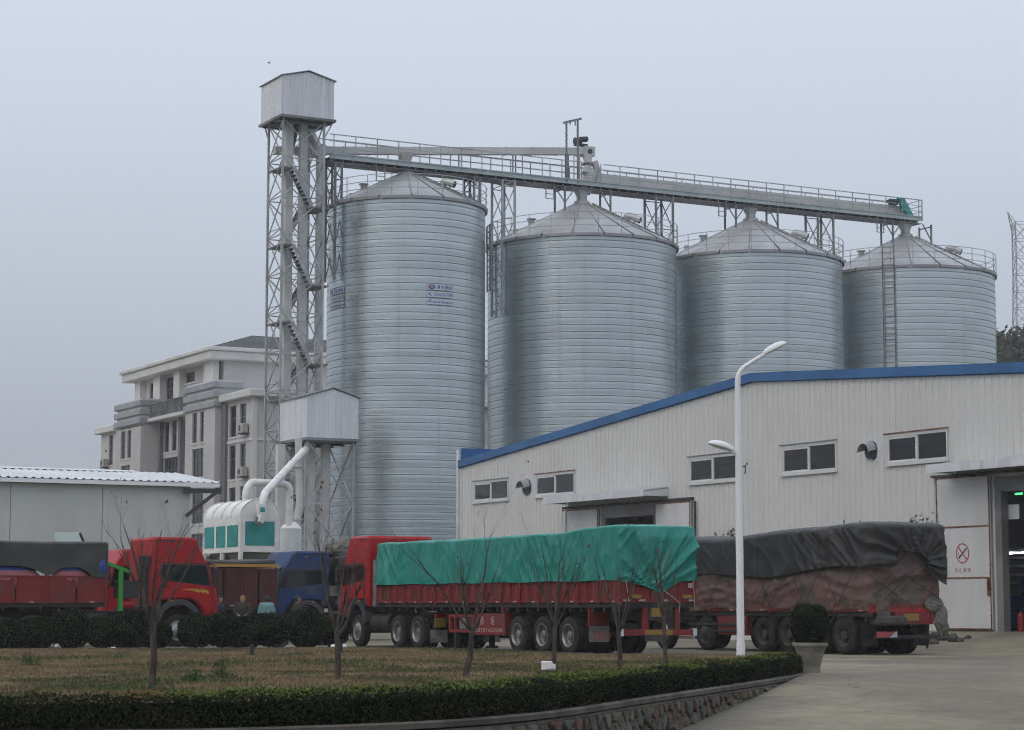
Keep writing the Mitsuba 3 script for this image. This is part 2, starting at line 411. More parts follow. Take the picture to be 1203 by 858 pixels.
GLYPHS = {  # strokes on a 10 x 10 grid
    'huo': [(3, 10, 1, 7.5), (2, 8.5, 2, 6), (8, 9.5, 5, 7.8), (5, 10, 5, 6.8), (5, 6.8, 8.5, 6.8), (2, 5.5, 8, 5.5), (2, 5.5, 2, 2), (8, 5.5, 8, 2), (5, 4.6, 5, 2.6), (4.6, 2.4, 1.5, 0), (5.4, 2.4, 8.5, 0)],
    'yun': [(4, 9, 9, 9), (3.5, 6.8, 9.5, 6.8), (6, 6.8, 4.3, 3.6), (4.3, 3.6, 9, 3.9), (7.8, 5.2, 9.3, 3), (1, 9, 2, 8), (0.8, 6.2, 2.4, 6.2), (2.4, 6.2, 2.4, 2), (2.4, 2, 0.8, 1), (2.4, 1.6, 9.5, 0.8)],
    'zhou': [(2, 9.5, 1.4, 0.5), (5, 9.5, 5, 0.5), (8.4, 9.8, 8.4, 0), (0.5, 7, 0.9, 5), (3.2, 7, 3.8, 5), (6.4, 7, 7, 5)],
    'zheng': [(1.5, 9.5, 2.2, 8.3), (4.4, 9.5, 3.6, 8.3), (0.6, 8, 5.4, 8), (0.4, 5, 5.6, 5), (3, 8, 3, 5), (3, 5, 0.6, 0.6), (3, 5, 5.4, 1), (7, 9.5, 7, 0), (7, 9.5, 9, 9.5), (9, 9.5, 7.9, 6.4), (7.9, 6.4, 9.2, 4.4), (9.2, 4.4, 7.8, 3)],
    'liang': [(2.2, 9.8, 2.2, 0), (0.4, 6.2, 4, 6.2), (0.7, 8.6, 1.3, 7.2), (3.7, 8.6, 3, 7.2), (2.2, 5.8, 0.4, 2.6), (2.2, 5.8, 3.9, 3.6), (5.2, 9, 9, 9), (5.2, 9, 5.2, 0.6), (9, 9, 9, 5), (5.2, 7, 9, 7), (5.2, 5, 9, 5), (5.2, 0.6, 7, 1.4), (6.8, 5, 9.6, 0.5), (9, 3.6, 7.6, 2.8)],
    'ji': [(2, 9.8, 2, 0), (0.4, 7.2, 4, 7.2), (2, 6.6, 0.4, 3), (2, 6.6, 3.8, 4.4), (5.2, 9, 8.2, 9), (5.2, 9, 5.2, 4), (5.2, 4, 4.2, 0.4), (8.2, 9, 8.2, 1), (8.2, 1, 9.7, 1), (9.7, 1, 9.7, 2.6)],
    'wang': [(1, 9.4, 1, 0), (1, 9.4, 9, 9.4), (9, 9.4, 9, 0), (2.4, 7.6, 4.6, 2.6), (4.6, 7.6, 2.4, 2.6), (5.4, 7.6, 7.8, 2.6), (7.8, 7.6, 5.4, 2.6)],
    'dian': [(2, 8, 2, 2.6), (8, 8, 8, 2.6), (2, 8, 8, 8), (2, 5.4, 8, 5.4), (2, 2.8, 8, 2.8), (5, 9.8, 5, 0.6), (5, 0.6, 9.4, 0.6), (9.4, 0.6, 9.4, 2)],
    'jin': [(2, 9.8, 2, 6), (0.6, 8.4, 4.4, 8.4), (2.4, 8.2, 0.6, 6), (2.4, 8, 4.4, 6.4), (7, 9.8, 7, 6), (5.4, 8.4, 9.4, 8.4), (7, 8, 5.4, 6), (7, 8, 9.2, 6.4), (2, 5, 8, 5), (0.6, 3.4, 9.4, 3.4), (5, 3.4, 5, 0), (3, 2.2, 2, 0.6), (7, 2.2, 8.2, 0.6)],
    'zhi': [(5, 9.8, 5, 5.4), (5, 7.6, 8.6, 7.6), (2.2, 7.2, 2.2, 0.6), (0.4, 0.6, 9.6, 0.6), (5, 5.4, 5, 0.6)],
    'xi': [(0.8, 7.6, 0.8, 2.6), (3.2, 7.6, 3.2, 2.6), (0.8, 7.6, 3.2, 7.6), (0.8, 2.8, 3.2, 2.8), (4.4, 9, 8.6, 9), (5.8, 9, 4.2, 0.6), (8.6, 9, 7.4, 5.8), (7.4, 5.8, 9.2, 5.8), (9.2, 5.8, 5.4, 0.4), (5.6, 5.4, 9.6, 0.4)],
    'yan': [(2.2, 9.6, 2.2, 5), (2.2, 5, 0.6, 0.6), (0.8, 7.6, 1.2, 6), (3.6, 7.8, 3, 6.2), (2.4, 4, 3.8, 1.6), (4.8, 9.2, 9.4, 9.2), (4.8, 9.2, 4.8, 0.4), (9.4, 9.2, 9.4, 0.4), (4.8, 0.6, 9.4, 0.6), (5.6, 6.4, 8.6, 6.4), (7.1, 8.4, 7.1, 5), (7.1, 5, 5.6, 2), (7.1, 5, 8.6, 2)],
}


def glyph_row(names, size, pitch, depth=0.004, stroke=0.09):
    """strokes in the xy plane reading along +x, thick along +z."""
    b = MB()
    for i, g in enumerate(names):
        for x0, y0, x1, y1 in GLYPHS[g]:
            s = size / 10
            b.beam((x0 * s + i * pitch, y0 * s, depth / 2), (x1 * s + i * pitch, y1 * s, depth / 2), stroke * size, depth, up=(0, 0, 1))
    return b.mesh()

# ------------------------------------------------------------------ haze and ground
key = numbered('haze'); USED.add(key)
scene[key] = {'type': 'cube', 'to_world': T().translate([0, 0, 44.5]).scale([1900, 1900, 48.5]), 'bsdf': {'type': 'null'}, 'interior': {'type': 'ref', 'id': 'haze_air'}}
tag(key, 'thin grey winter haze filling the air over the yard and fading far things', 'haze', kind='stuff')


def road_z(x, y):
    d = x * math.sin(YAW) + y * math.cos(YAW)
    t = np.clip(46.0 - d, 0, 30)
    return -0.062 * np.where(t < 3, t * t / 6, np.minimum(t, 22) - 1.5)


def grid(xs, ys, zf):
    X, Y = np.meshgrid(xs, ys, indexing='ij')
    n, m = X.shape
    v = np.stack([X, Y, zf(X, Y)], -1).reshape(-1, 3)
    i = np.arange((n - 1) * m).reshape(n - 1, m)[:, :-1].ravel()
    return MB().raw(v, np.stack([i, i + m, i + m + 1, i + 1], 1))


struct('ground', MB().box(-1700, 1700, -1700, 1700, -3.0, -2.2), 'far_ground')
xs = np.r_[np.arange(-60, 0, 5), np.arange(0, 52, 1.0), np.arange(52, 150, 8)]
ys = np.r_[np.arange(-40, 20, 5), np.arange(20, 62, 1.0), np.arange(62, 260, 8)]
struct('yard_pavement', grid(xs, ys, lambda X, Y: road_z(X, Y)), 'yard_concrete', smooth=True)
# ramp up to the warehouse doors
rv = [(44.2, 45, 0.004), (49.95, 45, 0.5), (44.2, 66, 0.004), (49.95, 66, 0.5), (44.2, 70, 0.004), (49.95, 70, 0.004), (49.95, 45, -0.3), (49.95, 66, -0.3)]
struct('loading_ramp', MB().raw(rv, [(0, 1, 3), (0, 3, 2), (2, 3, 5), (2, 5, 4)]), 'yard_concrete')

# lawn bed: outer edge follows the hedge
EDGE = np.array([(-12, 33), (-4, 28.8), (2, 25.9), (6.7, 24.35), (9.0, 23.75), (12.0, 24.1), (13.7, 25.05), (16.2, 27.2), (19.6, 30.3), (24.1, 34.4), (27.6, 37.9)])
from scipy.interpolate import CubicSpline
_s = np.r_[0, np.cumsum(np.linalg.norm(np.diff(EDGE, axis=0), axis=1))]
_sp = CubicSpline(_s, EDGE)
ELEN = _s[-1]


def edge(s):
    p = _sp(s); d = _sp(s, 1); d = d / np.linalg.norm(d, axis=-1, keepdims=True)
    out = np.stack([d[..., 1], -d[..., 0]], -1)  # towards the road
    return p, d, out


def sweep(path_fn, s0, s1, ds, section):
    """section: (offset outwards, z) points, closed loop."""
    s = np.arange(s0, s1 + 1e-6, ds); p, d, o = edge(s)
    sec = np.asarray(section, float); k = len(sec)
    v = np.concatenate([np.column_stack([p + o * a, np.full(len(s), z)])[:, None] for a, z in sec], 1).reshape(-1, 3)
    f = []
    for i in range(len(s) - 1):
        for j in range(k):
            j2 = (j + 1) % k
            f.append((i * k + j, i * k + j2, (i + 1) * k + j2, (i + 1) * k + j))
    b = MB().raw(v, f)
    for base in (0, (len(s) - 1) * k):
        b.f.append(np.array([(base, base + j, base + j + 1) for j in range(1, k - 1)]))
    return b


LAWN = Polygon(list(map(tuple, edge(np.linspace(0, ELEN, 60))[0])) + [(28.0, 38.7), (30.2, 44.0), (32.7, 46.4), (32.7, 48.6), (30.25, 51.2), (30.0, 60.0), (28.6, 61.6), (24.6, 63.0), (17, 65.6), (2, 71), (-10, 70), (-14, 50)]).buffer(0)
from scipy.spatial import Delaunay
bx = LAWN.bounds
gx, gy = np.meshgrid(np.arange(bx[0], bx[2], 0.45), np.arange(bx[1], bx[3], 0.45))
gp = np.column_stack([gx.ravel(), gy.ravel()]) + RNG.uniform(-0.1, 0.1, (gx.size, 2))
import shapely
gp = gp[shapely.contains_xy(LAWN.buffer(-0.2), gp[:, 0], gp[:, 1])]
bd = np.array([LAWN.exterior.interpolate(t).coords[0] for t in np.arange(0, LAWN.length, 0.45)])
pts = np.vstack([gp, bd]); tri = Delaunay(pts).simplices
cen = pts[tri].mean(1); tri = tri[shapely.contains_xy(LAWN, cen[:, 0], cen[:, 1])]


def lawn_z(x, y):
    q = np.column_stack([np.ravel(x), np.ravel(y), np.zeros(np.size(x))])
    return 0.03 + 0.10 * (meshkit.fbm(q * 0.5, 3, seed=3) - 0.35) + 0.03 * meshkit.fbm(q * 2.2, 2, seed=5)


lz = lawn_z(pts[:, 0], pts[:, 1]); lz[len(gp):] = np.maximum(lz[len(gp):], 0.02)
struct('lawn', trimesh.Trimesh(np.column_stack([pts, lz]), tri, process=False), 'lawn_soil', smooth=True)


def blades(n, poly, h, w, dens=None, seed=1):
    rng = np.random.default_rng(seed); b = poly.bounds
    p = rng.uniform((b[0], b[1]), (b[2], b[3]), (n, 2)); p = p[shapely.contains_xy(poly, p[:, 0], p[:, 1])]
    if dens is not None: p = p[rng.random(len(p)) < dens(p)]
    m = len(p); z = lawn_z(p[:, 0], p[:, 1]) - 0.01
    a = rng.uniform(0, 2 * PI, m); hh = h * rng.uniform(0.4, 1.4, m); ww = w * rng.uniform(0.6, 1.4, m)
    lean = rng.normal(0, 0.5, (m, 2)) * hh[:, None]
    dx, dy = np.cos(a) * ww, np.sin(a) * ww
    v = np.stack([np.column_stack([p[:, 0] - dx, p[:, 1] - dy, z]), np.column_stack([p[:, 0] + dx, p[:, 1] + dy, z]), np.column_stack([p + lean, z + hh])], 1).reshape(-1, 3)
    return trimesh.Trimesh(v, np.arange(3 * m).reshape(-1, 3), process=False)


b = MB()
kp_ = [(32.72, 46.6), (32.72, 48.62), (30.27, 51.25), (30.02, 60.02), (28.62, 61.65), (24.6, 63.05), (17, 65.65), (6, 69.6)]
for a_, c_ in zip(kp_[:-1], kp_[1:]): b.beam((*a_, .02), (*c_, .02), .13, .16)
struct('lawn_kerb', b, 'kerb_concrete')
VIEW = Polygon([(5, 22), (20, 66), (34, 52), (30, 38)]).buffer(3).intersection(LAWN)
solo('winter_grass', blades(330000, VIEW, 0.055, 0.012), 'grass_dry', 'short brown winter grass thinly covering the lawn bed', 'grass', kind='stuff')
solo('green_weeds', blades(160000, VIEW, 0.11, 0.014, lambda p: np.clip((meshkit.fbm(np.column_stack([p, p[:, :1] * 0]) * 0.3, 3, seed=9) - 0.60) * 5, 0, 0.6), seed=4), 'grass_green', 'low green weeds in patches on the brown lawn', 'weeds', kind='stuff')

# retaining wall of rubble stones under the hedge, with its coping
wall = thing('stone_wall', 'low curving rubble stone retaining wall with grey coping along the road below the hedge', 'stone wall')
S0, S1 = 5.0, ELEN - 0.05
part(wall, 'coping', sweep(None, 0.5, S1, 0.4, [(-0.18, -0.06), (-0.18, 0.0), (0.20, 0.005), (0.225, -0.015), (0.215, -0.08), (-0.18, -0.09)]), 'kerb_concrete')
part(wall, 'mortar', sweep(None, 0.5, S1, 0.4, [(-0.12, -0.105), (0.155, -0.105), (0.175, -1.9), (-0.12, -1.9)]), 'mortar')
rng = np.random.default_rng(21)
s_from, s_to = 27.5, ELEN - 0.2
cand = []
for _ in range(9000):
    q = (rng.uniform(s_from, s_to), rng.uniform(-1.25, -0.10))
    if all((q[0] - c[0]) ** 2 + ((q[1] - c[1]) * 1.15) ** 2 > 0.245 ** 2 for c in cand): cand.append(q)
vor = voronoi_diagram(MultiPoint(cand), envelope=sbox(s_from - 1, -1.8, s_to + 1, 0.3))
stones = []
for g in vor.geoms:
    g = g.intersection(sbox(s_from, -1.4, s_to, -0.115)).buffer(-0.022)
    if g.is_empty or g.geom_type != 'Polygon' or g.area < 0.008: continue
    sc, zc = g.centroid.coords[0]
    p, d, o = edge(np.array(sc))
    gz = float(road_z(p[0] + o[0] * .3, p[1] + o[1] * .3))
    if zc < gz - 0.08: continue
    stones.append((g, sc, zc))
stones.sort(key=lambda t: -t[1])
for g, sc, zc in stones[:290]:
    g = g.buffer(-0.02).buffer(0.02).simplify(0.012)
    if g.is_empty or g.geom_type != 'Polygon': continue
    out = np.array(g.exterior.coords)[:-1]; c = out.mean(0); k = len(out)
    dep = rng.uniform(0.035, 0.075)
    rings = [(out, 0.10), (out, 0.15 + dep * 0.5), (c + (out - c) * 0.80, 0.16 + dep), (c[None], 0.165 + dep * 1.1)]
    v = []
    for r, dp in rings:
        p, d, o = edge(r[:, 0]); v.append(np.column_stack([p + o * dp, r[:, 1]]))
    v = np.vstack(v); f = []
    for i in range(2):
        for j in range(k):
            j2 = (j + 1) % k
            f += [(i * k + j, i * k + j2, (i + 1) * k + j2), (i * k + j, (i + 1) * k + j2, (i + 1) * k + j)]
    for j in range(k): f.append((2 * k + j, 2 * k + (j + 1) % k, 3 * k))
    part(wall, 'stone', trimesh.Trimesh(v, f, process=False), STONES[rng.choice(5, p=[.24, .26, .2, .12, .18])], smooth=35)

# clipped hedge on the edge of the bed
hedge = thing('clipped_hedge', 'long low clipped hedge with yellow green new tips curving along the edge of the lawn', 'hedge')
HE = ELEN - 0.75
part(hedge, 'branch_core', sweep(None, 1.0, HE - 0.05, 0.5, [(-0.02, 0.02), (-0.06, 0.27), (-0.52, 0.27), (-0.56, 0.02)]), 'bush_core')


def hedge_pts(n, top, seed):
    rng = np.random.default_rng(seed)
    s = rng.uniform(1.0, HE, n); p, d, o = edge(s)
    wob = 0.06 * (meshkit.noise(np.column_stack([s * 1.7, s * 0, s * 0])) - 0.5) + 0.05 * (meshkit.noise(np.column_stack([s * 5.1, s * 0, s * 0]), 3) - 0.5)
    if top:
        u = rng.uniform(-0.60, 0.10, n); off = u; z = 0.355 + wob + rng.normal(0, 0.022, n) - 0.05 * (np.abs(u + 0.28) > 0.27)
        nr = np.column_stack([o * 0.25, np.ones(n)])
    else:
        z = -0.03 + 0.38 * rng.random(n) ** 0.9; off = 0.09 + wob * 0.8 + rng.normal(0, 0.03, n) - 0.03 * (z < 0.1)
        back = rng.random(n) < 0.2; off = np.where(back, -0.6 - wob, off)
        nr = np.column_stack([o * np.where(back, -1, 1)[:, None], np.full(n, 0.45)])
    # the end face beside the planter
    e = rng.random(n) < 0.03
    s_end = np.full(n, HE); pe, de, oe = edge(s_end)
    off = np.where(e, rng.uniform(-0.58, 0.03, n), off)
    P = np.where(e[:, None], pe + de * (rng.normal(0, 0.03, n))[:, None], p) + o * off[:, None]
    z = np.where(e, 0.0 + 0.35 * rng.random(n), z)
    nr = np.where(e[:, None], np.column_stack([de, np.full(n, 0.4)]), nr)
    return np.column_stack([P, z]), nr


P, N = hedge_pts(70000, False, 5); part(hedge, 'foliage', leaves(P, N, 0.026, 0.7), 'leaf_hedge')
P, N = hedge_pts(34000, True, 6); part(hedge, 'foliage_top', leaves(P, N, 0.024, 0.7), 'leaf_hedge')
P, N = hedge_pts(26000, True, 8); P[:, 2] += 0.012 + 0.03 * RNG.random(len(P)); keep = meshkit.fbm(P * np.array([1.1, 1.1, 0.1]), 3, seed=2) > 0.40
part(hedge, 'new_growth', leaves(P[keep], N[keep], 0.022, 0.6), 'leaf_new', label='yellow green young shoots along the top of the hedge')

# clipped round shrubs along the far side of the lawn
SHRUBS = [(8, 764, .60, 1.10), (39, 765, .58, 1.05), (75, 764, .62, 1.12), (108, 764, .60, 1.10), (137, 764, .55, 1.08), (163, 764, .52, 1.02), (207, 763, .58, 1.12), (236, 762, .55, 1.05), (266, 761, .62, 1.10), (289, 761, .60, 1.08), (333, 760, .68, 1.42), (359, 760, .62, 1.10)]
SX = [(18.7, 67.3), (19.5, 66.9), (20.5, 66.7), (21.4, 66.2), (22.2, 66.0), (22.9, 65.7), (24.3, 65.8), (25.3, 66.1), (26.3, 66.5), (27.0, 66.3), (28.3, 66.4), (29.0, 66.0)]
SL = ['leftmost round shrub at the picture edge in the dark clipped row', 'round dark shrub second from the left end of the clipped row', 'round shrub in front of the grey truck wheel in the clipped row', 'round dark shrub fourth from the left in the clipped row',
      'round dark shrub below the green steel frame of the left truck', 'small round shrub left of the nearest bare tree trunk line', 'round shrub under the red cab front wheel', 'round shrub just in front of the red cab bumper',
      'wide round shrub in front of the bare headed people', 'round shrub left of the white plastic bag', 'tallest dark shrub hiding the man in the olive jacket', 'last round shrub at the right end of the clipped row']


def bush(n, rx, rz, seed, size=0.035, e=2.6):
    rng = np.random.default_rng(seed)
    d = rng.normal(0, 1, (n, 3)); d /= np.linalg.norm(d, axis=1, keepdims=True)
    k = np.hypot(d[:, 0], d[:, 1]) ** e + np.abs(d[:, 2]) ** e; d2 = d / (k ** (1 / e))[:, None]
    lump = 1 + (0.5 if e < 3 else 0.2) * (meshkit.fbm(d * 1.9 + seed, 3) - 0.5)
    r = lump * (1 - 0.16 * rng.random(n) ** 2) * (1 + 0.13 * (rng.random(n) < 0.07) * rng.random(n))
    P = d2 * r[:, None] * np.array([rx, rx, rz / 2]) + [0, 0, rz / 2 + 0.04]
    return leaves(P, d, size, 0.75, rng)


def core(rx, rz):
    m = trimesh.creation.icosphere(2); m.vertices = m.vertices * np.array([rx * 0.84, rx * 0.84, rz * 0.42]) + [0, 0, rz / 2 + 0.04]
    return m


for i, ((x, y), (_, _, rx, rz)) in enumerate(zip(SX, SHRUBS)):
    t = thing('round_shrub', SL[i], 'shrub', at(x, y, 0.02, i * 47), 'clipped shrubs along the far side of the lawn')
    rx, rz = rx * (0.95 + 0.16 * ((i * 5) % 7) / 6), rz * (0.84 + 0.22 * ((i * 7) % 5) / 4)
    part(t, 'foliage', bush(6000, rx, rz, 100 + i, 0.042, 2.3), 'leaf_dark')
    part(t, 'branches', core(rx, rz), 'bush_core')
    part(t, 'stem', MB().tube([(0, 0, -0.05), (0.03, 0, 0.5)], 0.05, 7), 'bark')

# planter with a clipped shrub at the tip of the bed
pl = thing('stone_planter', 'square tapered concrete planter with a flat rim at the end of the hedge', 'planter', at(27.25, 37.15, 0.0, -28.5))
part(pl, 'rim', chamfer_box(-0.33, 0.33, -0.33, 0.33, 0.54, 0.62, 0.012), 'planter_concrete')
b = MB().raw([(sx * w, sy * w, z) for z, w in ((-0.4, 0.17), (0.12, 0.18), (0.42, 0.25), (0.545, 0.30)) for sx, sy in ((-1, -1), (1, -1), (1, 1), (-1, 1))],
             [(4 * i + j, 4 * i + (j + 1) % 4, 4 * i + 4 + (j + 1) % 4, 4 * i + 4 + j) for i in range(3) for j in range(4)])
part(pl, 'body', b, 'planter_concrete')
part(pl, 'soil', MB().box(-0.30, 0.30, -0.30, 0.30, 0.60, 0.645), 'bush_core')
t = thing('planter_shrub', 'dense clipped drum shaped shrub growing in the concrete planter', 'shrub', at(27.25, 37.15, 0.60))
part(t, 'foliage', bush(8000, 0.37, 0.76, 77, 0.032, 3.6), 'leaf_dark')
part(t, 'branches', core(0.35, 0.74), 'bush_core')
part(t, 'stem', MB().tube([(0, 0, 0.02), (0.0, 0.02, 0.3)], 0.03, 7), 'bark')

for i, (x, y, r, h, lab) in enumerate([(13.7, 47.6, .28, .35, 'low weed at the left of the lawn'), (14.7, 38.4, .25, .42, 'taller weed on the lawn right of the nearest bare tree'), (13.4, 36.3, .2, .28, 'low weed beside the taller weed on the lawn')]):
    t = thing('weed_plant', lab, 'weed', at(x, y, .02), 'tall weeds on the lawn')
    rng = np.random.default_rng(50 + i); n = 420
    q = rng.normal(0, 1, (n, 3)) * [r * .5, r * .5, 0]; q[:, 2] = h * rng.random(n) ** 1.3 * np.exp(-((q[:, 0] ** 2 + q[:, 1] ** 2) / r ** 2))
    part(t, 'foliage', leaves(q, np.column_stack([q[:, :2] / r, np.ones(n)]), .03, .5, rng), 'grass_green')
    part(t, 'stem', MB().tube([(0, 0, 0), (.02, .01, h * .6), (.01, .03, h * 1.25)], [.012, .009, .004], 5), 'twig')

# ------------------------------------------------------------------ hill and far wood


def hill_z(x, y):
    return 44 * np.exp(-(((x - 262) / 80) ** 2 + ((y - 248) / 70) ** 2)) * (1 + 0.15 * np.sin(x * 0.05) * np.cos(y * 0.06)) - 2.0


struct('hill', grid(np.arange(150, 480, 12.0), np.arange(120, 420, 12.0), hill_z), 'wood_far', smooth=True)
rng = np.random.default_rng(31); cs, ns = [], []
for _ in range(900):
    x, y = rng.uniform(190, 320), rng.uniform(190, 310); z = float(hill_z(np.array(x), np.array(y)))
    if z < 8: continue
    r = rng.uniform(1.6, 3.2); k = 90
    d = rng.normal(0, 1, (k, 3)); d /= np.linalg.norm(d, axis=1, keepdims=True)
    cs.append(d * r * rng.uniform(0.6, 1.1, (k, 1)) * [1, 1, 1.25] + [x, y, z + r * 0.9]); ns.append(d)
solo('hillside_wood', leaves(np.vstack(cs), np.vstack(ns), 0.75, 0.7, rng), 'wood_far', 'hazy dark wood covering the hillside behind the last silo', 'wood', kind='stuff')

# ------------------------------------------------------------------ warehouse (gable wall in the plane x = 50)
WX, YL, YR, YRIDGE = 50.0, 97.5, 46.0, 71.7


def gable(y):
    return np.where(y > YRIDGE, 10.36 - 0.0783 * (y - YRIDGE), 10.36 - 0.0705 * (YRIDGE - y))


wins = [(92.4, 96.05, 6.45, 7.50), (86.0, 89.68, 6.45, 7.52), (72.9, 76.46, 6.42, 7.55), (66.26, 69.81, 6.45, 7.60), (59.8, 63.25, 6.48, 7.60)]
doors = [(79.0, 83.6, 0.0, 5.75), (51.6, 57.4, 0.5, 5.75)]
holes = wins + doors


def ribbed(y0, y1, top, holes, x, out=-1, pitch=0.35):
    b = MB(); prof = []
    y = y0
    while y < y1:
        prof += [(y, 0), (y + 0.25, 0), (y + 0.265, 0.028), (y + 0.335, 0.028)]; y += pitch
    prof = np.array([q for q in prof if q[0] < y1] + [(y1, 0)])
    cuts = sorted({float(v) for h in holes for v in h[:2] if y0 < v < y1} - set(prof[:, 0]))
    ys = np.sort(np.r_[prof[:, 0], cuts]); xs = np.interp(ys, prof[:, 0], prof[:, 1])
    for a, c, xa, xc in zip(ys[:-1], ys[1:], xs[:-1], xs[1:]):
        if c - a < 1e-6: continue
        m = (a + c) / 2
        iv = [(0.0, None)]
        blocks = sorted([(h[2], h[3]) for h in holes if h[0] < m < h[1]])
        segs, z = [], 0.0
        for lo, hi in blocks:
            if lo > z: segs.append((z, lo, False))
            z = hi
        segs.append((z, 0, True))
        for lo, hi, last in segs:
            za, zc = (float(top(a)), float(top(c))) if last else (hi, hi)
            b.raw([(x + out * xa, a, lo), (x + out * xc, c, lo), (x + out * xc, c, zc), (x + out * xa, a, za)], [(0, 1, 2, 3)])
    return b


wh = thing('warehouse', 'white ribbed metal warehouse with blue roof edging, sliding doors and a row of small windows', 'warehouse')
part(wh, 'wall', ribbed(YR, YL, gable, holes, WX), 'clad_white')
part(wh, 'wall', MB().box(WX, 100, YL - 0.1, YL, 0, 8.3), 'clad_white')
part(wh, 'wall', MB().box(WX, 100, YR, YR + 0.1, 0, 8.4), 'clad_white')
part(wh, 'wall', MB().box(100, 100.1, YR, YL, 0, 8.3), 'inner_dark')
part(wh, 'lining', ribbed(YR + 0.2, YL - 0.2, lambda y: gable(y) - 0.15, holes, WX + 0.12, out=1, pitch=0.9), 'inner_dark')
part(wh, 'floor', MB().box(WX + 0.02, 99.9, YR + 0.2, YL - 0.2, 0.3, 0.5), 'concrete_floor')
rf = part(wh, 'roof', MB().prism([(YL + 0.3, float(gable(YL + .3)) + .02), (YRIDGE, 10.40), (YRIDGE, 10.30), (YL + 0.3, float(gable(YL + .3)) - .08)], WX - 0.05, 100.2, 'x'), 'blue_fascia')
part(wh, 'roof', MB().prism([(YR - 0.3, float(gable(YR - .3)) + .02), (YRIDGE - 0.002, 10.40), (YRIDGE - 0.002, 10.30), (YR - 0.3, float(gable(YR - .3)) - .08)], WX - 0.05, 100.2, 'x'), 'blue_fascia')
part(wh, 'roof_edging', MB().prism([(YL + 0.12, float(gable(YL + .12)) - .03), (YL + 0.12, float(gable(YL + .12)) + .32), (YRIDGE, 10.68), (YRIDGE, 10.33)], WX - 0.16, WX - 0.052, 'x'), 'blue_fascia')
part(wh, 'roof_edging', MB().prism([(YR, float(gable(YR)) - .03), (YR, float(gable(YR)) + .32), (YRIDGE - 0.003, 10.68), (YRIDGE - 0.003, 10.33)], WX - 0.16, WX - 0.052, 'x'), 'blue_fascia')
part(wh, 'parapet', MB().box(WX + 0.1, 99, YL + 0.13, YL + 0.23, 8.0, 9.3), 'blue_fascia')
part(wh, 'corner_trim', MB().box(WX - 0.045, WX - 0.004, YL - 0.16, YL + 0.02, 0, 8.36).box(WX - 0.045, WX + 0.15, YL + 0.022, YL + 0.05, 0, 8.3), 'clad_white')
dp = part(wh, 'downpipe', MB().tube([(WX - 0.12, YL + 0.1, 0), (WX - 0.12, YL + 0.1, 9.2)], 0.07, 10), 'white_paint', True)
part(wh, 'downpipe', MB().tube([(WX - 0.12, 75.9, 0), (WX - 0.12, 75.9, 5.7)], 0.05, 8), 'steel_dark', True)
for i, (a, c, lo, hi) in enumerate(wins):
    w = part(wh, 'window', MB().box(WX - .06, WX + .08, a, a + .07, lo, hi).box(WX - .06, WX + .08, c - .07, c, lo, hi).box(WX - .06, WX + .08, a + .07, c - .07, lo, lo + .09).box(WX - .06, WX + .08, a + .07, c - .07, hi - .11, hi), 'alu_frame')
    m = (a + c) / 2
    part(w, 'sash', MB().box(WX - .035, WX - .005, m + .0, m + .07, lo + .09, hi - .11).box(WX - .035, WX - .005, c - .14, c - .07, lo + .09, hi - .11).box(WX - .035, WX - .005, m + .07, c - .14, lo + .09, lo + .16).box(WX - .035, WX - .005, m + .07, c - .14, hi - .18, hi - .11), 'white_paint')
    part(w, 'sash', MB().box(WX + .0, WX + .03, a + .07, a + .11, lo + .09, hi - .11).box(WX, WX + .03, m - .05, m + .02, lo + .09, hi - .11).box(WX, WX + .03, a + .11, m - .05, lo + .09, lo + .13), 'alu_frame')
    part(w, 'pane', MB().raw([(WX - .02, m + .07, lo + .16), (WX - .02, c - .14, lo + .16), (WX - .02, c - .14, hi - .18), (WX - .02, m + .07, hi - .18)], [(0, 1, 2, 3)]), 'pane_glass')
    part(w, 'pane', MB().raw([(WX + .015, a + .11, lo + .13), (WX + .015, m - .05, lo + .13), (WX + .015, m - .05, hi - .11), (WX + .015, a + .11, hi - .11)], [(0, 1, 2, 3)]), 'pane_glass')
    part(w, 'sill', MB().box(WX - .11, WX - .062, a - .08, c + .08, lo - .05, lo + .01), 'clad_white')
    part(w, 'head_flashing', MB().box(WX - .10, WX - .062, a - .08, c + .1, hi + .002, hi + .05), 'rust' if i in (1, 4) else 'steel_mid')
for y, z, r in ((90.55, 6.98, .40), (64.15, 7.08, .36)):   # wall fan outlets with a tilted hood
    v = part(wh, 'fan_outlet', MB().lathe([(r, -.03), (r, .10), (r - .05, .11), (r - .05, .0)], 28, (WX - .03, y, z), 'x'), 'blue_fascia', 30)
    part(v, 'shutter', MB().lathe([(0.0, 0), (r - .05, 0)], 28, (WX - .06, y, z), 'x'), 'steel_dark')
    hood = MB().lathe([(r * .95, 0), (r * .95, .36), (r * .91, .36), (r * .91, 0)], 20, (0, 0, 0), 'x', a0=0.02 * PI, a1=0.98 * PI)
    hm = hood.mesh(); hm.vertices = hm.vertices * [-1, 1, 1]; hm.vertices[:, 2] += hm.vertices[:, 0] * .25
    hm.vertices = hm.vertices + [WX - .08, y, z]
    part(v, 'hood', hm, 'steel_light', 30)


def rim_mesh(y0, y1, z0, z1, x, w=0.05, d=0.02):
    return MB().box(x - d, x, y0, y0 + w, z0, z1).box(x - d, x, y1 - w, y1, z0, z1).box(x - d, x, y0 + w, y1 - w, z0, z0 + w).box(x - d, x, y0 + w, y1 - w, z1 - w, z1)


